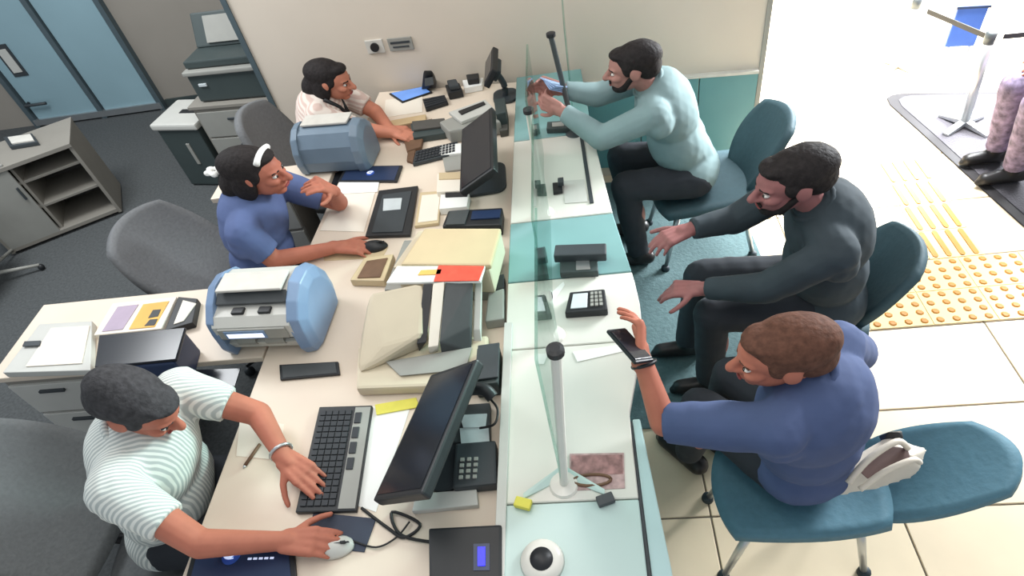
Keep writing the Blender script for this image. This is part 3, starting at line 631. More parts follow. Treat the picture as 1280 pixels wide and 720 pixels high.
lump('white_tray', 'white cash tray with dark gear in front of the farthest monitor', 'tray', [
    ('tray', blk(((-0.673, 3.499), (-0.545, 3.493), (-0.549, 3.408), (-0.655, 3.398)), .752, .79), 'paper2', .003),
    ('gear', blk(((-0.644, 3.494), (-0.566, 3.492), (-0.562, 3.422), (-0.629, 3.421)), .791, .825), 'black', .006)])
o = lump('printer', 'grey green slip printer on the far part of the desk near the counter', 'printer', [
    ('body', blk(((-0.753, 2.985), (-0.513, 3.110), (-0.407, 2.904), (-0.688, 2.875)), .752, .83), 'greyp', .012),
    ('lid', blk(((-0.700, 3.038), (-0.501, 3.123), (-0.442, 3.007), (-0.619, 2.921)), .831, .85), 'lightgrey', .004),
    ('slot', blk(((-0.643, 3.023), (-0.506, 3.090), (-0.495, 3.062), (-0.622, 2.985)), .8505, .857), 'black', 0)])
lump('cash_box', 'dark olive box standing left of the grey slip printer', 'box', [
    ('box', blk(((-0.939, 3.078), (-0.735, 3.063), (-0.721, 2.931), (-0.899, 2.923)), .752, .79), 'dark_cab', .006),
    ('lid', blk(((-0.925, 3.075), (-0.736, 3.064), (-0.727, 2.980), (-0.902, 2.980)), .7905, .803), 'shade', .003)])
lump('dark_stand', 'dark stand at the counter edge below the farthest monitor', 'stand', [
    ('block', blk(((-0.450, 3.093), (-0.388, 3.094), (-0.379, 2.943), (-0.430, 2.931)), .752, .86), 'dark_cab', .004),
    ('shelf', blk(((-0.436, 3.042), (-0.383, 3.045), (-0.378, 2.884), (-0.421, 2.878)), .752, .79), 'shade', .003)])

# ------------------------------------------------------------- on the counter, customer side
def terminal(label, pxs, m_='black', z=.80, hh=.035):
    c = centre(pxs); q = [(x - c[0], y - c[1]) for x, y in pxs]
    o = root('card_terminal', label, 'card terminal', (c[0], c[1], z))
    bm = NB(); prism(bm, q, .001, hh, .006); obj('body', bm, M[m_], o)
    bm = NB(); prism(bm, qcell(q, .12, .52, .15, .85), hh - .001, hh + .004, .001, 1); obj('screen', bm, M['sticker'], o)
    bm = NB()
    for i in range(3):
        for j in range(4): prism(bm, qcell(q, .6 + .11 * i, .68 + .11 * i, .14 + .18 * j, .27 + .18 * j), hh - .001, hh + .006)
    obj('keys', bm, M['greyp'], o, kind='stuff'); return o
terminal('dark card terminal with a pale screen on the white counter section', [(-0.095, 1.625), (0.037, 1.625), (0.040, 1.520), (-0.117, 1.523)])
slab('notice_sheet', [(-0.114, 1.697), (-0.119, 1.715), (-0.208, 1.615), (-0.166, 1.602)], .8005, .802, M['paper2'], 'small white slip beside the dark card terminal', 'paper', 0)
lump('card_reader', 'dark box and reader standing on the teal counter section', 'card reader', [
    ('hood', blk(((-0.141, 1.859), (0.061, 1.839), (0.056, 1.775), (-0.149, 1.795)), .83, .87), 'dark', .006),
    ('reader', blk(((-0.126, 1.832), (0.020, 1.821), (0.020, 1.722), (-0.129, 1.733)), .802, .835), 'dark_cab', .005),
    ('screen', blk(((-0.063, 1.794), (-0.012, 1.792), (-0.010, 1.733), (-0.065, 1.736)), .8352, .838), 'silver', 0)], (-0.059, 1.808, 0.800))
lump('pen_stand', 'small black pen stand on the far white counter section', 'pen stand', [
    ('base', blk(((-0.148, 2.338), (-0.104, 2.336), (-0.103, 2.270), (-0.146, 2.266)), .802, .82), 'black', .003),
    ('clip', blk(((-0.121, 2.336), (-0.095, 2.337), (-0.096, 2.301), (-0.122, 2.300)), .821, .845), 'dark', .002)])
slab('information_sheet', [(-0.099, 2.365), (-0.003, 2.359), (0.006, 2.193), (-0.097, 2.199)], .8005, .803, M['lightgrey'], 'grey information sheet beside the pen stand', 'paper', 0)
lump('card_reader', 'low dark card reader on the far teal counter section below the reaching hands', 'card reader', [
    ('body', blk(((-0.164, 2.847), (-0.057, 2.837), (-0.051, 2.761), (-0.169, 2.780)), .802, .83), 'dark_cab', .004),
    ('keypad', blk(((-0.139, 2.826), (-0.081, 2.820), (-0.078, 2.781), (-0.139, 2.788)), .8302, .834), 'greyp', 0)])
o = root('leaflet', 'brown and pink printed picture leaflet on the nearest white counter section', 'leaflet', (-0.046, 0.906, 0.800))
bm = NB(); prism(bm, [(-0.123, 0.970), (0.042, 0.963), (0.034, 0.849), (-0.128, 0.850)], .8005, .803); obj('sheet', bm, M['picture2'], o, world=True)
bm = NB(); prism(bm, [(-0.118, 0.963), (0.037, 0.956), (0.033, 0.894), (-0.121, 0.897)], .8032, .8045); obj('picture', bm, M['picture'], o, world=True)
bm = NB(); tube(bm, [Vector((-0.060, 0.878, 0.806)) + Vector((.07 * math.cos(a * .4) * .8, .018 * math.sin(a * .4), 0)) for a in range(17)], .005, 6); obj('oval_print', bm, M['wood'], o, world=True)
slab('document', [(-0.097, 1.364), (0.112, 1.386), (0.114, 1.357), (-0.082, 1.320)], .8005, .803, M['paper2'], 'narrow white slip on the counter by the blue shirted customer\'s hand', 'paper', 0)

# ================================================================== CHAIRS
def visitor_chair(label, loc, rz, m_='teal_seat', sx=1.0, bh=.32, bl=.30, bw=1.0, oz=.009, sw=.235):
    """faces local +X; shell seat and back, four legs, origin under the seat centre"""
    o = root('visitor_chair', label, 'chair', (loc[0], loc[1], oz), rz, 'customer chairs')
    def seat(u, v):
        return (.25 * u * sx, sw * v, .385 + .018 * v * v - (.03 * max(0, u) ** 2) + .02 * max(0, -u) ** 2)
    bm = NB(); shell(bm, seat, .045, 12, 12, .5); obj('seat', bm, M[m_], o, smooth=True)
    def back(u, v):
        t = (u + 1) / 2                       # 0 at the seat, 1 at the top
        x = -.20 * sx - .05 * t - bl * t * (.6 + .4 * t) + .05 * v * v
        wv = .20 + .03 * math.sin(t * 2.6)
        return (x, wv * v * bw, .37 + bh * t)
    bm = NB(); shell(bm, back, .035, 14, 12, .55); obj('backrest', bm, M[m_], o, smooth=True)
    for a in (-1, 1):
        for b_ in (-1, 1):
            bm = NB(); tube(bm, [(.15 * a * sx, sw * .64 * b_, .37), (.22 * a * sx, sw * .85 * b_, .02)], .017, 10, .012); l = obj('leg', bm, M['silver'], o, smooth=True)
            bm = NB(); lathe(bm, [(0, 0), (.024, 0), (.022, .02), (.012, .03), (0, .03)], (.223 * a * sx, sw * .86 * b_, 0), 12); obj('foot', bm, M['chair_edge'], l, smooth=True)
    bm = NB(); box(bm, (0, 0, .355), (.34 * sx, sw * 1.36, .02), 0, .006); obj('seat_frame', bm, M['chair_edge'], o)
    return o
visitor_chair('teal chair with a handbag on it under the blue shirted customer', (.63, 1.02), math.pi + .0, 'teal_seat', 1.12, .19, .36, .66, .0005, .18)
visitor_chair('dark teal chair under the dark jacketed customer', (.88, 1.86), math.pi - .15, 'teal_seat2', 1.0, .36, .12, .85)
visitor_chair('dark teal chair under the pale shirted customer by the wall', (.62, 2.74), math.pi + .1, 'teal_seat2', 1.08, .40, .14, .85)

def office_chair(label, loc, rz, m_='mesh', hb=.62, wb=.25, lean=.22, seat=True, arms=True):
    """faces local +X; origin on the floor under the column"""
    o = root('office_chair', label, 'chair', (loc[0], loc[1], 0), rz, 'staff chairs')
    bm = NB(); shell(bm, lambda u, v: (.235 * u, .24 * v, (.375) - .03 * max(0, u) ** 2 + .015 * v * v), .07, 12, 12, .5); obj('seat', bm, M[m_], o, smooth=True)
    def back(u, v):
        t = (u + 1) / 2
        return (-.22 - lean * t - .04 * math.sin(t * 3.1) + .07 * v * v, wb * v * (1 - .12 * t * t), .45 + hb * t)
    bm = NB(); shell(bm, back, .045, 14, 12, .6); obj('backrest', bm, M[m_], o, smooth=True)
    bm = NB(); tube(bm, spline([(-.10, 0, .33), (-.30, 0, .34), (-.33 - lean * .1 / hb, 0, .46), (-.325 - lean * .2 / hb, 0, .58)]), .022, 10); obj('back_bracket', bm, M['black'], o, smooth=True)
    bm = NB(); lathe(bm, [(0, .10), (.032, .10), (.032, .26), (.022, .27), (.022, .34), (0, .34)], n=16); obj('column', bm, M['black'], o, smooth=True)
    for k in range(5):
        a = k * 2 * math.pi / 5 + .3
        bm = NB(); hull(bm, [(.02 * math.cos(a + 1.57 * s), .02 * math.sin(a + 1.57 * s), z) for s in (-1, 1) for z in (.08, .13)] + [(.30 * math.cos(a) + .012 * math.cos(a + 1.57 * s), .30 * math.sin(a) + .012 * math.sin(a + 1.57 * s), z) for s in (-1, 1) for z in (.065, .085)], .004)
        l = obj('base_leg', bm, M['black'], o)
        bm = NB(); lathe(bm, [(0, -.012), (.026, -.016), (.028, 0), (.026, .016), (0, .012)], (.30 * math.cos(a), .30 * math.sin(a), .028), 12, Matrix.Rotation(a, 4, 'Z') @ Matrix.Rotation(math.pi / 2, 4, 'X')); obj('caster', bm, M['dark'], l, smooth=True)
    if arms:
        for s in (-1, 1):
            bm = NB(); tube(bm, spline([(-.04, s * .20, .44), (-.04, s * .275, .46), (-.06, s * .28, .64)]), .014, 8); a_ = obj('armrest', bm, M['black'], o, smooth=True)
            bm = NB(); box(bm, (-.04, s * .28, .65), (.22, .05, .025), 0, .009); obj('arm_pad', bm, M['black'], a_)
    return o
office_chair('dark grey office chair with a broad leaning back behind the striped shirt teller', (-1.66, .98), .05, 'mesh', .52, .30, .42, arms=False)
office_chair('grey high backed office chair behind the blue topped teller', (-1.70, 2.22), -.16, 'mesh2', .46, .27, .36, arms=False)
office_chair('mid grey office chair behind the far striped teller', (-1.50, 3.15), -.1, 'mesh2', .50, .23, .20, arms=False)

# ================================================================== PEOPLE
def cone(bm, a, b_, r0, r1, n=14, flat0=False, flat1=False):
    a, b_ = Vector(a), Vector(b_); d = b_ - a
    if d.length < 1e-5: d = Vector((0, 0, 1e-4))
    q = d.to_track_quat('Z', 'Y').to_matrix().to_4x4()
    t = bmesh.new(); bmesh.ops.create_cone(t, cap_ends=True, segments=n, radius1=r0, radius2=r1, depth=d.length)
    bmesh.ops.transform(t, matrix=Matrix.Translation((a + b_) / 2) @ q, verts=t.verts); merge(bm, t)
    for p, r_, fl in ((a, r0, flat0), (b_, r1, flat1)):
        if not fl:
            t = bmesh.new(); bmesh.ops.create_icosphere(t, subdivisions=2, radius=r_); bmesh.ops.translate(t, vec=p, verts=t.verts); merge(bm, t)
def ell(bm, c, r_, R_=None, sub=3):
    t = bmesh.new(); bmesh.ops.create_icosphere(t, subdivisions=sub, radius=1); bmesh.ops.scale(t, vec=r_, verts=t.verts)
    m = Matrix.Translation(c)
    if R_ is not None: m = m @ R_.to_4x4()
    bmesh.ops.transform(t, matrix=m, verts=t.verts); merge(bm, t)
def skin_mesh(name, bm, m, parent, vox=.006, it=6, wrinkle=0, label=None, cut=None):
    """one continuous surface over the overlapping volumes"""
    off = Vector(top_of(parent).location); bmesh.ops.translate(bm, verts=bm.verts, vec=-off)
    me = bpy.data.meshes.new('tmp'); bm.to_mesh(me); bm.free()
    o = bpy.data.objects.new('tmp', me); COL.objects.link(o)
    md = o.modifiers.new('r', 'REMESH'); md.mode = 'VOXEL'; md.voxel_size = vox
    sm = o.modifiers.new('s', 'SMOOTH'); sm.iterations = it; sm.factor = .5
    dg = bpy.context.evaluated_depsgraph_get(); ev = o.evaluated_get(dg)
    me2 = bpy.data.meshes.new_from_object(ev, depsgraph=dg); me2.name = name
    bpy.data.objects.remove(o); bpy.data.meshes.remove(me)
    me2.materials.clear(); me2.materials.append(m)
    b = bmesh.new(); b.from_mesh(me2)
    if wrinkle:
        for v in b.verts:
            p = v.co + off
            v.co += v.normal * wrinkle * (noise.noise(p * 9) + .6 * noise.noise(Vector((p.x * 24, p.y * 10, p.z * 20))))
    for f in b.faces: f.smooth = True
    b.to_mesh(me2); b.free()
    o = bpy.data.objects.new(name, me2); COL.objects.link(o); o.parent = parent
    if label: o['label'] = label
    return o
def V(p): return Vector(p)
def hand(bm, w, k, pn, ts, curl=.35, sz=1.0, spread=.12):
    """w wrist, k knuckle point giving the direction, pn palm normal, ts +1/-1 which side the thumb leaves"""
    w, k, pn = V(w), V(k), V(pn); d = (k - w).normalized(); pn = (pn - pn.dot(d) * d).normalized(); s = d.cross(pn).normalized() * ts
    S = sz
    for o_, e_ in ((-.026, -.032), (-.009, -.011), (.009, .011), (.024, .032)):   # palm
        cone(bm, w + s * o_ * S * .8 , w + d * .085 * S + s * e_ * S, .016 * S, .0125 * S, 10)
    cone(bm, w - d * .03, w + d * .02 * S, .027 * S, .024 * S)
    for i, (o_, L) in enumerate(((.032, .072), (.011, .082), (-.011, .076), (-.032, .060))):
        p = w + d * (.085 - .006 * abs(i - 1)) * S + s * o_ * S; a = curl * (.7 + .12 * i)
        dr = (d + s * o_ * 4 * spread).normalized(); r_ = (.0098, .0100, .0096, .0086)[i] * S
        for f in (.45, .32, .26):
            dr = (dr * math.cos(a) + pn * math.sin(a)).normalized()
            q = p + dr * L * f * S; cone(bm, p, q, r_, r_ * .92, 10); p, r_ = q, r_ * .92
    p = w + d * .025 * S + s * .026 * S; dr = (d * .55 + s * .75 + pn * .25).normalized(); r_ = .0125 * S
    for f in (.042, .034, .028):
        q = p + dr * f * S; cone(bm, p, q, r_, r_ * .88, 10); p, r_ = q, r_ * .88; dr = (dr * .85 + d * .35 + pn * .12).normalized()
def head_frame(c, f, tilt, roll=0):
    f = V(f).normalized(); U = V((0, 0, 1)); L = U.cross(f).normalized()
    F = (f * math.cos(tilt) - U * math.sin(tilt)); U2 = F.cross(L) * 1.0
    U2 = F.cross(L).normalized()
    R_ = Matrix((F, L, U2)).transposed()
    if roll: R_ = R_ @ Matrix.Rotation(roll, 3, 'X')
    return R_
def person(label, J, fw, head_f, tilt, skin, top, sleeves, bottom, hair, hands, hs=1.12, hfx=1.14, fat=1.0, vox=.0062, shoes=True, beard=None, wr=.0045, headroll=0, collar=None, hair_long=0, oz=0.0):
    P0 = V((J['pelvis'][0], J['pelvis'][1], 0))
    o = root('person', label, 'person', P0)
    J = {k: V(v) for k, v in J.items()}
    fw = V(fw).normalized(); up = (J['neck'] - J['pelvis']).normalized(); L = V((0, 0, 1)).cross(fw).normalized()
    F = L.cross(up).normalized(); T_ = Matrix((F, L, up)).transposed()
    def torso(bm, e, low=True):
        ell(bm, J['chest'] - F * .01, (.135 * fat + e, .175 * fat + e, .185 + e), T_)
        ell(bm, J['belly'], (.135 * fat + e, .165 * fat + e, .16 + e), T_)
        cone(bm, J['chest'], J['pelvis'], .115 * fat + e, .13 * fat + e)
        ell(bm, (J['neck'] * .55 + J['chest'] * .45) - F * .025, (.105 * fat + e, .14 * fat + e, .10 + e), T_)
        for s in ('L', 'R'):
            cone(bm, J['neck'] - up * .045, J['s' + s], .058 + e, .062 * fat + e)
            cone(bm, J['chest'], J['s' + s] - up * .05, .09 + e, .058 + e)
        if low: ell(bm, J['pelvis'], (.135 * fat + e, .18 * fat + e, .12 + e), T_)
    HR = head_frame(J['head'], head_f, tilt, headroll); HC = J['head']
    hp = lambda x, y, z: HC + HR @ V((x * hs * hfx, y * hs * .96, z * hs * .86))
    hr = lambda x, y, z: (x * hs * hfx, y * hs * .96, z * hs * .86)
    # ---- body
    bm = NB(); torso(bm, 0)
    cone(bm, J['neck'] - up * .03, hp(-.03, 0, -.06), .056, .054)
    ell(bm, hp(-.012, 0, .025), hr(.098, .078, .092), HR); ell(bm, hp(.022, 0, -.045), hr(.068, .060, .075), HR)
    ell(bm, hp(.058, 0, -.098), hr(.026, .028, .022), HR); ell(bm, hp(.062, 0, .022), hr(.026, .056, .018), HR)
    cone(bm, hp(.082, 0, .012), hp(.108, 0, -.028), .010 * hs, .015 * hs)
    for s in (-1, 1):
        ell(bm, hp(.092, s * .013, -.030), hr(.012, .010, .009), HR); ell(bm, hp(.058, s * .04, -.022), hr(.028, .024, .022), HR)
        ell(bm, hp(-.012, s * .079, -.008), hr(.022, .009, .034), HR)
    ell(bm, hp(.080, 0, -.066), hr(.016, .026, .012), HR)
    for s in ('L', 'R'):
        cone(bm, J['s' + s], J['e' + s], .055 * fat, .043); cone(bm, J['e' + s], J['w' + s], .044, .028)
        cone(bm, J['hip' + s], J['knee' + s], .088 * fat, .060); cone(bm, J['knee' + s], J['ank' + s], .058, .038)
        ell(bm, J['knee' + s] * .55 + J['ank' + s] * .45 - F * .02, (.055, .05, .10))
        if s in hands: hand(bm, J['w' + s], J['k' + s], *hands[s])
    body = skin_mesh('body', bm, M[skin], o, .0052, 4)
    # ---- face
    for s in (-1, 1):
        bm = NB(); ell(bm, hp(.073, s * .033, .002), hr(.0105, .013, .0075), HR, 2); e_ = obj('eye', bm, M['eyew'], body, world=True, smooth=True)
        bm = NB(); ell(bm, hp(.0805, s * .033, .002), hr(.004, .007, .0068), HR, 2); obj('iris', bm, M['iris'], e_, world=True, smooth=True)
        bm = NB(); cone(bm, hp(.084, s * .018, .022), hp(.073, s * .050, .023), .0042, .003, 8); obj('eyebrow', bm, M[hair], body, world=True, smooth=True)
    bm = NB(); ell(bm, hp(.092, 0, -.066), hr(.006, .024, .0075), HR, 2); obj('mouth', bm, M['lip'], body, world=True, smooth=True)
    # ---- hair
    bm = NB(); ell(bm, hp(-.030, 0, .042), hr(.102, .086, .088), HR); ell(bm, hp(-.062, 0, -.005), hr(.062, .078, .078), HR)
    ell(bm, hp(.03, 0, .088), hr(.05, .058, .024), HR)
    for s in (-1, 1): ell(bm, hp(.012, s * .070, .018), hr(.022, .012, .036), HR)
    if hair_long:
        ell(bm, hp(-.085, 0, -.06), hr(.06, .078, .09), HR); ell(bm, hp(-.10, 0, -.115 * hair_long), hr(.05, .065, .08), HR)
        for s in (-1, 1): ell(bm, hp(-.03, s * .072, -.04), hr(.045, .022, .075), HR)
    skin_mesh('hair', bm, M[hair], o, .007, 3, .003)
    if beard:
        bm = NB(); ell(bm, hp(.052, 0, -.094), hr(.040, .042, .034), HR)
        for s in (-1, 1): cone(bm, hp(.045, s * .040, -.085), hp(-.002, s * .070, -.02), .020, .012); 
        cone(bm, hp(.091, -.026, -.052), hp(.091, .026, -.052), .007, .007)
        skin_mesh('beard', bm, M[hair], o, .007, 2, .002)
    # ---- clothes
    bm = NB(); torso(bm, .016)
    for s in ('L', 'R'):
        if sleeves == 'long':
            cone(bm, J['s' + s], J['e' + s], .055 * fat + .018, .060); e1 = J['e' + s].lerp(J['w' + s], .88); cone(bm, J['e' + s], e1, .060, .043, 18, False, True)
        else:
            e1 = J['s' + s].lerp(J['e' + s], sleeves); cone(bm, J['s' + s], e1, .055 * fat + .02, .064, 18, False, True)
    cone(bm, J['neck'] - up * .05, J['neck'] + up * .012 + (HC - J['neck']) * .08, .075, .068, 16, False, True)
    bmesh.ops.translate(bm, verts=bm.verts, vec=(0, 0, 0))
    sh = skin_mesh('jacket' if sleeves == 'long' and top == 'dark_jacket' else 'shirt', bm, M[top], o, .008, 3, wr)
    if collar:
        bm = NB(); r_ = .073; n = 18; U3 = (HC - J['neck']).normalized()
        q = U3.to_track_quat('Z', 'Y'); base = J['neck'] + U3 * .015
        pts = [base + q @ V((r_ * math.cos(2 * math.pi * i / n), r_ * math.sin(2 * math.pi * i / n), 0)) for i in range(n + 1)]
        tube(bm, pts, .013, 8); obj('collar', bm, M[collar], sh, world=True, smooth=True)
    bm = NB(); ell(bm, J['pelvis'] - up * .01, (.135 * fat + .010, .18 * fat + .012, .12), T_)
    for s in ('L', 'R'):
        cone(bm, J['hip' + s], J['knee' + s], .088 * fat + .014, .076); cone(bm, J['knee' + s], J['ank' + s] + V((0, 0, .0)), .074, .058, 16, False, True)
    skin_mesh('trousers', bm, M[bottom], o, .009, 3, wr)
    for s in ('L', 'R'):
        a = J['ank' + s]; bm = NB()
        cone(bm, V((a.x, a.y, .052)) - fw * .05, V((a.x, a.y, .040)) + fw * .13, .044, .036); cone(bm, V((a.x, a.y, .06)), V((a.x, a.y, .12)), .042, .042)
        cone(bm, V((a.x, a.y, .022)) - fw * .06, V((a.x, a.y, .02)) + fw * .16, .020, .020)
        bmesh.ops.translate(bm, verts=bm.verts, vec=(0, 0, .0))
        for v in bm.verts: v.co.z = max(v.co.z, .004)
        skin_mesh('shoe', bm, M['shoe'], o, .008, 3)
    o.location.z += oz
    return o, hp, hr, HR, J, body, sh

DN = (0, 0, -1)
P1 = dict(head=(-1.43, 1.049, 1.109), neck=(-1.521, 1.038, 1.008), chest=(-1.527, 1.018, 0.87), belly=(-1.571, 0.997, 0.686), pelvis=(-1.62, 0.98, 0.53), sL=(-1.435, 1.199, 0.972), eL=(-1.2, 1.17, 0.84), wL=(-1.06, 1, 0.815), kL=(-0.97, 0.94, 0.8), sR=(-1.496, 0.84, 0.972), eR=(-1.24, 0.72, 0.84), wR=(-0.99, 0.735, 0.8), kR=(-0.89, 0.73, 0.8), hipL=(-1.6, 1.08, 0.52), kneeL=(-1.2, 1.12, 0.52), ankL=(-1.22, 1.12, 0.1), hipR=(-1.6, 0.88, 0.52), kneeR=(-1.2, 0.84, 0.52), ankR=(-1.22, 0.84, 0.1))
P2 = dict(head=(-1.414, 2.23, 1.136), neck=(-1.512, 2.211, 1.018), chest=(-1.529, 2.212, 0.889), belly=(-1.573, 2.188, 0.705), pelvis=(-1.64, 2.17, 0.53), sL=(-1.476, 2.398, 0.972), eL=(-1.2, 2.4, 0.8), wL=(-1.13, 2.24, 0.99), kL=(-1.15, 2.17, 1.09), sR=(-1.495, 2.028, 0.962), eR=(-1.42, 2.02, 0.8), wR=(-1.13, 2.08, 0.79), kR=(-1.03, 2.07, 0.785), hipL=(-1.64, 2.27, 0.52), kneeL=(-1.22, 2.3, 0.52), ankL=(-1.25, 2.3, 0.1), hipR=(-1.64, 2.07, 0.52), kneeR=(-1.22, 2.04, 0.52), ankR=(-1.25, 2.04, 0.1))
P3 = dict(head=(-1.311, 3.141, 1.073), neck=(-1.406, 3.13, 0.99), chest=(-1.434, 3.121, 0.852), belly=(-1.471, 3.093, 0.686), pelvis=(-1.52, 3.07, 0.53), sL=(-1.401, 3.314, 0.944), eL=(-1.17, 3.24, 0.8), wL=(-1.05, 3.05, 0.78), kL=(-0.97, 3.02, 0.78), sR=(-1.401, 2.997, 0.944), eR=(-1.19, 3.02, 0.82), wR=(-1, 2.99, 0.79), kR=(-0.92, 2.95, 0.78), hipL=(-1.52, 3.17, 0.52), kneeL=(-1.1, 3.17, 0.52), ankL=(-1.15, 3.17, 0.1), hipR=(-1.52, 2.97, 0.52), kneeR=(-1.1, 2.97, 0.52), ankR=(-1.15, 2.97, 0.1))
P4 = dict(head=(0.252, 2.683, 1.145), neck=(0.34, 2.698, 1.036), chest=(0.408, 2.713, 0.898), belly=(0.474, 2.722, 0.705), pelvis=(0.55, 2.72, 0.53), sL=(0.338, 2.542, 0.972), eL=(0.1, 2.55, 0.88), wL=(-0.09, 2.68, 0.98), kL=(-0.15, 2.72, 1), sR=(0.349, 2.874, 0.99), eR=(0.1, 2.82, 0.95), wR=(-0.08, 2.8, 1.02), kR=(-0.15, 2.82, 1.04), hipL=(0.55, 2.62, 0.52), kneeL=(0.2, 2.58, 0.56), ankL=(0.26, 2.58, 0.1), hipR=(0.55, 2.82, 0.52), kneeR=(0.2, 2.84, 0.56), ankR=(0.26, 2.84, 0.1))
P5 = dict(head=(0.691, 1.759, 1.136), neck=(0.792, 1.759, 1.018), chest=(0.856, 1.773, 0.889), belly=(0.887, 1.775, 0.705), pelvis=(0.92, 1.78, 0.53), sL=(0.819, 1.576, 0.953), eL=(0.62, 1.6, 0.78), wL=(0.4, 1.7, 0.7), kL=(0.31, 1.72, 0.69), sR=(0.778, 1.946, 0.962), eR=(0.58, 1.95, 0.82), wR=(0.38, 1.9, 0.83), kR=(0.29, 1.86, 0.83), hipL=(0.92, 1.72, 0.52), kneeL=(0.46, 1.7, 0.54), ankL=(0.48, 1.7, 0.1), hipR=(0.92, 1.88, 0.52), kneeR=(0.46, 1.92, 0.54), ankR=(0.42, 1.92, 0.1))
P6 = dict(head=(0.48, 1.065, 1.109), neck=(0.586, 1.059, 1.008), chest=(0.601, 1.048, 0.87), belly=(0.625, 1.059, 0.705), pelvis=(0.65, 1.07, 0.53), sL=(0.461, 0.922, 0.962), eL=(0.17, 1.03, 0.85), wL=(0.12, 1.18, 1), kL=(0.13, 1.25, 1.04), sR=(0.696, 1.188, 0.962), eR=(0.84, 1.3, 0.76), wR=(0.76, 1.24, 0.665), kR=(0.68, 1.24, 0.645), hipL=(0.58, 1.02, 0.52), kneeL=(0.34, 1.27, 0.54), ankL=(0.33, 1.34, 0.1), hipR=(0.72, 1.14, 0.52), kneeR=(0.48, 1.4, 0.54), ankR=(0.44, 1.42, 0.1))
X_ = (1, 0, 0)
o, hp, hr, HR, J, body, sh = person('person in a white striped short sleeved shirt typing at the nearest desk', P1, X_, (1, -.12, 0), .78, 'skin_r', 'stripe', .62, 'trousers', 'hair_g',
    {'L': (DN, -1, .22, 1.08, .25), 'R': (DN, 1, .28, 1.08, .2)}, 1.08, 1.2, 1.08, collar='stripe')
w_ = J['eL'].lerp(J['wL'], .84); d = (J['wL'] - J['eL']).normalized(); q = d.to_track_quat('Z', 'Y')
bm = NB(); tube(bm, [w_ + q @ V((.036 * math.cos(k * .42), .036 * math.sin(k * .42), 0)) for k in range(16)], .006, 8); obj('bracelet', bm, M['silver'], body, world=True, smooth=True)
o, hp, hr, HR, J, body, sh = person('person in a blue top with dark tied hair, one hand at the mouth', P2, X_, (1, -.05, 0), .12, 'skin_r', 'blue_top', .75, 'trousers', 'hair',
    {'L': ((-.6, -.5, .2), 1, .75, 1.05), 'R': (DN, 1, .35, 1.05)}, 1.08, 1.2, 1.0, hair_long=1)
bm = NB(); tube(bm, [hp(.04, y, .108 - 4 * y * y) for y in (-.065, -.045, -.02, 0, .02, .045, .065)], .014, 8); obj('hair_band', bm, M['paper2'], body, world=True, smooth=True, label='white hair band')
bm = NB()
for k in range(5): ell(bm, hp(-.150 + .022 * math.cos(k * 1.26), .022 * math.sin(k * 1.26), .0), (.02, .016, .014), HR, 2)
skin_mesh('hair_tie', bm, M['paper2'], o, .005, 2, label='white ruffled hair tie')
o, hp, hr, HR, J, body, sh = person('person in a cream and pink striped shirt at the far desk', P3, X_, (1, -.1, 0), .25, 'skin', 'stripe2', .8, 'trousers', 'hair',
    {'L': (DN, -1, .3, 1.0), 'R': (DN, 1, .3, 1.0)}, 1.0, 1.15, .95, hair_long=.6)
bm = NB(); tube(bm, [J['neck'] + V((.05, .075, .02)), J['neck'] + V((.10, .03, -.06)), J['neck'] + V((.13, 0, -.16))], .012, 8); tube(bm, [J['neck'] + V((.05, -.075, .02)), J['neck'] + V((.10, -.03, -.06)), J['neck'] + V((.13, 0, -.16))], .012, 8)
obj('lapel', bm, M['black'], sh, world=True, smooth=True)
MX = (-1, 0, 0)
o, hp, hr, HR, J, body, sh = person('person in a pale teal long sleeved shirt reaching over the far counter', P4, MX, (-1, .05, 0), .14, 'skin_p', 'teal_shirt', 'long', 'trousers', 'hair',
    {'L': ((.2, .9, 0), 1, .7, 1.05), 'R': ((.2, -.9, -.1), -1, .7, 1.05)}, 1.0, 1.12, .95, beard=True, collar='teal_shirt', oz=.008)
o, hp, hr, HR, J, body, sh = person('person in a dark slate jacket with black hair and beard, leaning forward', P5, MX, (-1, -.1, 0), .22, 'skin_d', 'dark_jacket', 'long', 'trousers', 'hair',
    {'L': (DN, 1, .5, 1.05), 'R': (DN, -1, .5, 1.05)}, 1.06, 1.18, 1.0, beard=True, collar='dark_jacket', oz=.008)
o, hp, hr, HR, J, body, sh = person('person in a blue short sleeved shirt holding a phone at the near counter', P6, (-.65, .76, 0), (-1, .02, 0), .2, 'skin_r', 'navy_top', .95, 'trousers', 'hair_b',
    {'L': ((-.5, .5, .2), -1, .8, 1.08), 'R': (DN, 1, .5, 1.08)}, 1.04, 1.18, 1.03, collar='navy_top', oz=.0)
w_ = J['eL'].lerp(J['wL'], .86); d = (J['wL'] - J['eL']).normalized(); q = d.to_track_quat('Z', 'Y')
bm = NB(); tube(bm, [w_ + q @ V((.036 * math.cos(k * .42), .036 * math.sin(k * .42), 0)) for k in range(16)], .006, 8); obj('bracelet', bm, M['black'], body, world=True, smooth=True)

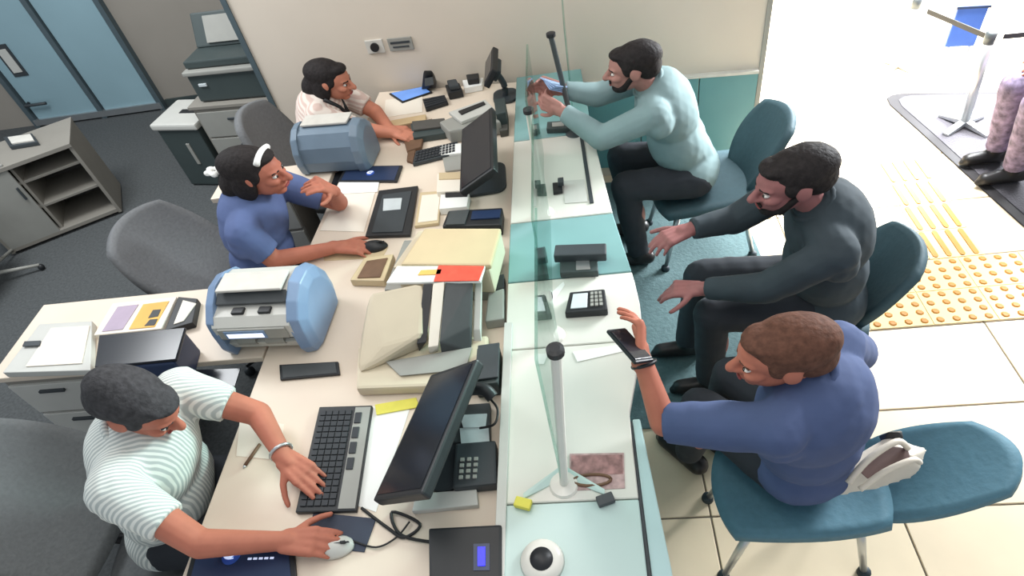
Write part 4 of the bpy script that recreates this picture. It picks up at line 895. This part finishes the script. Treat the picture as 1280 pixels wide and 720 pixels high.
# things held
o = root('mobile_phone', 'dark mobile phone held by the blue shirted customer', 'phone', (0.088, 1.186, 1.040))
bm = NB(); box(bm, (0, 0, 0), (.075, .15, .012), 0, .005, Matrix.Rotation(.5, 4, 'Z') @ Matrix.Rotation(.5, 4, 'Y')); obj('body', bm, M['black'], o)
bm = NB(); box(bm, (.003, 0, .007), (.066, .13, .004), 0, .001, Matrix.Rotation(.5, 4, 'Z') @ Matrix.Rotation(.5, 4, 'Y')); obj('screen', bm, M['screen'], o)
for k in range(1):
    o = root('banknote_bundle', 'pale blue banknote bundle in the pale shirted customer\'s hands', 'banknotes', (-0.114, 2.790, 1.060))
    for i in range(4):
        bm = NB(); box(bm, (.003 * i, -.004 * i, .006 * i), (.07, .13, .005), 0, 0, Matrix.Rotation(.3 + .12 * i, 4, 'Z') @ Matrix.Rotation(.5, 4, 'Y')); obj('banknote', bm, M['note_blue'], o)
slab('white_card', [(-0.141, 2.776), (-0.047, 2.768), (-0.042, 2.700), (-0.127, 2.706)], .955, .962, M['paper2'], 'small white card under the pale shirted customer\'s near hand', 'card')

# handbag on the chair behind the blue shirted customer
hb = root('handbag', 'cream handbag with brown opening lying on the teal chair', 'handbag', (.84, .97, .47))
def HW(x, y, z): return V((x, y, z)) - V((.84, .97, .47))
pts = [(0.670, 0.986, 0.500), (0.723, 0.934, 0.500), (0.957, 0.973, 0.560), (0.992, 1.032, 0.600), (0.883, 1.071, 0.620), (0.745, 1.006, 0.600), (0.706, 0.961, 0.600), (0.916, 0.987, 0.640), (0.668, 0.931, 0.500), (0.836, 0.940, 0.520), (0.935, 0.963, 0.540)]
bm = NB(); hull(bm, [V(p) for p in pts]); skin_mesh('bag_body', bm, M['bag'], hb, .007, 6)
bm = NB(); hull(bm, [V(p) for p in ((0.748, 0.952, 0.635), (0.766, 0.919, 0.635), (0.906, 0.969, 0.650), (0.908, 1.007, 0.655), (0.851, 1.021, 0.655), (0.792, 1.003, 0.600), (0.884, 0.997, 0.600))], .004); obj('opening', bm, M['bag_d'], hb, world=True)
bm = NB(); tube(bm, spline([(0.708, 0.914, 0.630), (0.770, 0.961, 0.680), (0.862, 1.006, 0.700), (0.906, 1.004, 0.660)]), .010, 8); obj('strap', bm, M['bag'], hb, world=True, smooth=True)
bm = NB(); tube(bm, spline([(0.739, 0.897, 0.620), (0.805, 0.925, 0.670), (0.887, 0.949, 0.690), (0.930, 0.965, 0.640)]), .009, 8); obj('strap', bm, M['bag'], hb, world=True, smooth=True)
bm = NB(); hull(bm, [V(p) for p in ((0.864, 1.084, 0.600), (0.932, 1.088, 0.620), (0.926, 1.059, 0.620), (0.862, 1.052, 0.600), (0.879, 1.074, 0.640), (0.911, 1.071, 0.640))], .004); obj('flap', bm, M['black'], hb, world=True)

# small things on the customer side
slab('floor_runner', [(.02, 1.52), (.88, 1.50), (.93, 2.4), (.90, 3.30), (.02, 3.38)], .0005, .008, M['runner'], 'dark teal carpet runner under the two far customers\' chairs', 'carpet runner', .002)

# ================================================================== TACTILE PAVING, MAT, LOBBY
tp = root('tactile_paving', None, None, (1.30, 1.985, 0), 0, kind='structure')
S_ = .1425
bmt = NB(); prism(bmt, [(0, 0), (S_ * 2 - .004, 0), (S_ * 2 - .004, S_ * 1.5 - .004), (0, S_ * 1.5 - .004)], .0, .004); tt = obj('tactile_tile', bmt, M['tact'], tp)
bms = NB()
for a in range(4):
    for b_ in range(4): lathe(bms, [(0, .003), (.020, .003), (.013, .009), (0, .009)], (.0356 + .0712 * a, .0267 + .0534 * b_, 0), 8)
ts_ = obj('stud', bms, M['stud'], tt, kind='stuff')
for i in range(8):
    for j in range(2):
        if i == 0 and j == 0: continue
        c_ = tt.copy(); COL.objects.link(c_); c_.parent = tp; c_.location = (S_ * 2 * i, S_ * 1.5 * j, 0)
        d_ = ts_.copy(); COL.objects.link(d_); d_.parent = c_
tp2 = root('tactile_strip', None, None, (1.74, 2.415, 0), 0, kind='structure')
bmt = NB(); prism(bmt, [(0, 0), (.26, 0), (.26, .21), (0, .21)], 0, .004); tt = obj('guide_tile', bmt, M['tact'], tp2)
bms = NB()
for a in range(4): prism(bms, xf(rrect(.013, .098, .012, 3), (.0325 + .065 * a, .105), 0), .003, .009)
ts_ = obj('guide_bar', bms, M['stud'], tt, kind='stuff')
for j in range(1, 4):
    c_ = tt.copy(); COL.objects.link(c_); c_.parent = tp2; c_.location = (0.012 * j, .214 * j, 0); d_ = ts_.copy(); COL.objects.link(d_); d_.parent = c_

mt = root('entrance_mat', 'large grey floor mat with a dark border and rounded corner in the lobby', 'mat', (3.4, 3.2, 0))
mp_ = [(2.092, 3.960), (2.135, 3.992), (2.194, 3.998), (2.893, 3.837), (4.6, 3.75), (4.9, 2.3), (3.0, 1.75), (2.297, 2.410), (2.222, 2.901), (2.135, 3.530), (2.082, 3.878)]
mp_ = [(x - 3.4, y - 3.2) for x, y in mp_]
bm = NB(); prism(bm, mp_, .001, .010, .002, 1); obj('border', bm, M['mat_edge'], mt)
bm = NB(); prism(bm, [(x * .955 + (.0), y * .94) for x, y in mp_], .0095, .013); obj('pile', bm, M['mat_grey'], mt)

# pedestal stool on the mat, belt barrier, blue board, seated visitor cut by the frame
def barrier(label, c, ht, lean, belts):
    b = root('belt_barrier', label, 'barrier post', (c[0], c[1], 0.0135 if c[0] > 2.35 else 0), 0, 'belt barrier posts in the lobby')
    for k in range(4):
        a = k * math.pi / 2 + .5
        bm = NB(); hull(bm, [(.02 * math.cos(a + 1.57 * s), .02 * math.sin(a + 1.57 * s), z) for s in (-1, 1) for z in (.015, .05)] + [(.16 * math.cos(a) + .02 * math.cos(a + 1.57 * s), .16 * math.sin(a) + .02 * math.sin(a + 1.57 * s), z) for s in (-1, 1) for z in (.0, .018)], .003); obj('base_leg', bm, M['silver'], b)
    bm = NB(); tube(bm, [(0, 0, .02), (lean, 0, ht)], .026, 14); obj('post', bm, M['silver'], b, smooth=True)
    bm = NB(); lathe(bm, [(0, -.05), (.03, -.05), (.03, .01), (.018, .02), (0, .02)], (lean, 0, ht), 16); obj('cassette', bm, M['rodm'], b, smooth=True)
    for dx, dy in belts:
        bm = NB(); hull(bm, [(lean + s * .002 * dy / math.hypot(dx, dy) + q * dx, -s * .002 * dx / math.hypot(dx, dy) + q * dy, z) for s in (-1, 1) for q in (.06, 1) for z in (ht - .035, ht - .005)]); obj('belt', bm, M['black'], b)
    return b
barrier('pale blue grey belt post with star foot standing on the grey mat', (2.385, 3.530), .60, -.05, ((1.1, -.10), (-.16, .42)))
barrier('slim grey belt post left of the blue board', (2.313, 4.357), .48, 0, ((.12, .12),))
bb = root('blue_board', 'blue standing board behind the belt barrier in the lobby', 'board', ((2.553, 4.136)[0], (2.553, 4.136)[1], 0), -.2)
bm = NB(); box(bm, (0, 0, .36), (.17, .03, .26), 0, .005); obj('panel', bm, M['blue_board'], bb)
bm = NB(); box(bm, (0, -.004, .495), (.19, .04, .018), 0, .003); obj('top_rail', bm, M['navy'], bb)
for s in (-1, 1):
    bm = NB(); box(bm, (s * .06, 0, .12), (.018, .024, .24)); obj('leg', bm, M['silver'], bb)
    bm = NB(); box(bm, (s * .06, 0, .011), (.025, .16, .02), 0, .003); obj('foot', bm, M['silver'], bb)
lt = root('lobby_table', 'white table with a pale blue top at the top right corner', 'table', (3.75, 5.25, 0), -.1)
bm = NB(); box(bm, (0, 0, .73), (1.0, .6, .03), 0, .005); obj('tabletop', bm, M['note_blue'], lt)
for a in (-1, 1):
    for b_ in (-1, 1):
        bm = NB(); tube(bm, [(.45 * a, .25 * b_, .715), (.45 * a, .25 * b_, 0)], .02, 10); obj('leg', bm, M['trim'], lt, smooth=True)
PV = dict(head=(2.60, 3.0, 1.20), neck=(2.66, 3.0, 1.05), chest=(2.69, 3.0, .90), belly=(2.70, 3.0, .70), pelvis=(2.72, 3.0, .52),
    sL=(2.64, 2.83, .99), eL=(2.54, 2.80, .76), wL=(2.42, 2.88, .67), kL=(2.34, 2.90, .65), sR=(2.64, 3.17, .99), eR=(2.54, 3.2, .76), wR=(2.42, 3.10, .67), kR=(2.34, 3.08, .65),
    hipL=(2.72, 2.90, .50), kneeL=(2.28, 2.90, .53), ankL=(2.36, 2.95, .11), hipR=(2.72, 3.10, .50), kneeR=(2.28, 3.10, .53), ankR=(2.36, 3.14, .11))
person('person in a purple print dress seated at the right edge of the frame', PV, MX, (-1, 0, 0), .1, 'skin', 'floral', .8, 'floral', 'hair', {'L': (DN, 1, .3), 'R': (DN, -1, .3)}, 1.05, 1.05, 1.0, oz=.0132)
visitor_chair('chair at the right edge under the person in the purple print dress', (2.72, 3.0), math.pi, 'greyp', 1.0, oz=.0135)

# ================================================================== STAFF AREA, LEFT BACK
cb = root('open_cabinet', 'grey open fronted cabinet with two shelves at the left edge', 'cabinet', (-4.0, 3.68, 0), .5)
W_, D_, H_ = .78, .44, .62
for nm, c_, s_ in (('top_panel', (0, 0, H_), (W_ + .03, D_ + .02, .03)), ('base_panel', (0, 0, .04), (W_, D_, .03)), ('side_panel', (-W_ / 2, 0, H_ / 2), (.025, D_, H_ - .03)), ('side_panel', (W_ / 2, 0, H_ / 2), (.025, D_, H_ - .03)), ('back_panel', (0, D_ / 2 - .01, H_ / 2), (W_, .02, H_ - .03)), ('shelf', (0, .01, .26), (W_ - .03, D_ - .05, .02)), ('shelf', (0, .01, .47), (W_ - .03, D_ - .05, .02)), ('divider', (-.02, .01, H_ / 2), (.02, D_ - .04, H_ - .05))):
    bm = NB(); box(bm, c_, s_, 0, .003); obj(nm, bm, M['cab'] if nm != 'back_panel' else M['shade'], cb)
bm = NB(); box(bm, (-.21, -D_ / 2 + .01, .35), (W_ / 2 - .04, .02, .60), 0, .003); dd = obj('door', bm, M['greyp'], cb)
bm = NB(); box(bm, (-.06, -D_ / 2 - .008, .42), (.014, .016, .10), 0, .003); obj('handle', bm, M['dark'], dd)
lump('paper_tray', 'dark rimmed paper tray on top of the grey open cabinet', 'tray', [
    ('tray', [V(p) for p in blk(((-4.154, 3.844), (-3.918, 3.844), (-3.776, 3.699), (-3.998, 3.687)), .6365, .665)], 'dark', .004),
    ('paper', [V(p) for p in blk(((-4.086, 3.813), (-3.904, 3.815), (-3.807, 3.711), (-3.985, 3.709)), .6655, .675)], 'trim', 0)])
lb = root('shredder_bin', 'tall dark bin with a pale top and slot by the back wall', 'bin', (-3.296, 4.514, 0.000), -.2)
lb.location = (-2.86, 4.06, 0)
bm = NB(); box(bm, (0, 0, .26), (.36, .32, .50), 0, .012); obj('body', bm, M['dark_cab'], lb)
bm = NB(); box(bm, (0, 0, .535), (.40, .36, .05), 0, .014); hd = obj('top_unit', bm, M['lightgrey'], lb)
bm = NB(); box(bm, (.03, 0, .561), (.14, .05, .008), 0, .002); obj('slot', bm, M['black'], hd)
bm = NB(); box(bm, (.02, -.162, .30), (.03, .012, .18), 0, .004); obj('window_strip', bm, M['greyp'], lb)
gc = root('filing_cabinet', 'mid grey filing cabinet behind the far teller\'s chair', 'cabinet', (-2.32, 4.02, 0), -.1)
bm = NB(); box(bm, (0, 0, .34), (.62, .42, .66), 0, .006); obj('body', bm, M['cab'], gc)
for k in range(3):
    bm = NB(); box(bm, (0, -.214, .13 + .21 * k), (.58, .016, .195), 0, .003); dr = obj('drawer', bm, M['greyp'], gc)
    bm = NB(); box(bm, (0, -.226, .17 + .21 * k), (.14, .012, .014), 0, .002); obj('handle', bm, M['dark'], dr)
bm = NB(); box(bm, (0, 0, .685), (.66, .45, .025), 0, .004); obj('top_panel', bm, M['cab'], gc)
pr_ = root('office_printer', 'dark green grey office printer with paper trays on the filing cabinet', 'printer', (-2.30, 4.02, .70), -.1)
bm = NB(); box(bm, (0, 0, .10), (.52, .36, .19), 0, .012); obj('body', bm, M['dark_cab'], pr_)
bm = NB(); box(bm, (0, -.01, .215), (.54, .38, .03), 0, .008); obj('mid_cover', bm, M['greyp'], pr_)
bm = NB(); box(bm, (0, .01, .26), (.50, .34, .05), 0, .01); obj('scanner_bed', bm, M['dark_cab'], pr_)
bm = NB(); box(bm, (.0, .10, .38), (.48, .03, .22), 0, .01, Matrix.Rotation(-.5, 4, 'X')); tr = obj('feed_tray', bm, M['dark_cab'], pr_)
bm = NB(); box(bm, (.03, .075, .39), (.34, .012, .17), 0, .002, Matrix.Rotation(-.5, 4, 'X')); obj('paper', bm, M['greyp'], tr)
bm = NB(); box(bm, (-.17, -.186, .13), (.06, .012, .02), 0, .003); obj('button_panel', bm, M['sticker'], pr_)
# swivel stool left
sl = root('swivel_stool', 'dark swivel stool with thin pale star legs left of the grey cabinet', 'stool', (-4.22, 2.98, 0), .2)
bm = NB(); lathe(bm, [(0, .06), (.025, .06), (.022, .36), (0, .36)], n=14); obj('column', bm, M['silver'], sl, smooth=True)
for k in range(5):
    a = k * 2 * math.pi / 5 + .15
    bm = NB(); tube(bm, [(0, 0, .10), (.36 * math.cos(a), .36 * math.sin(a), .045)], .016, 8, .011); l = obj('base_leg', bm, M['greyp'], sl, smooth=True)
    bm = NB(); ell(bm, (.36 * math.cos(a), .36 * math.sin(a), .024), (.022, .022, .024), None, 2); obj('caster', bm, M['black'], l, smooth=True)
bm = NB(); shell(bm, lambda u, v: (.24 * u, .24 * v, .39 + .01 * v * v), .07, 10, 10); obj('seat', bm, M['dark_cab'], sl, smooth=True)
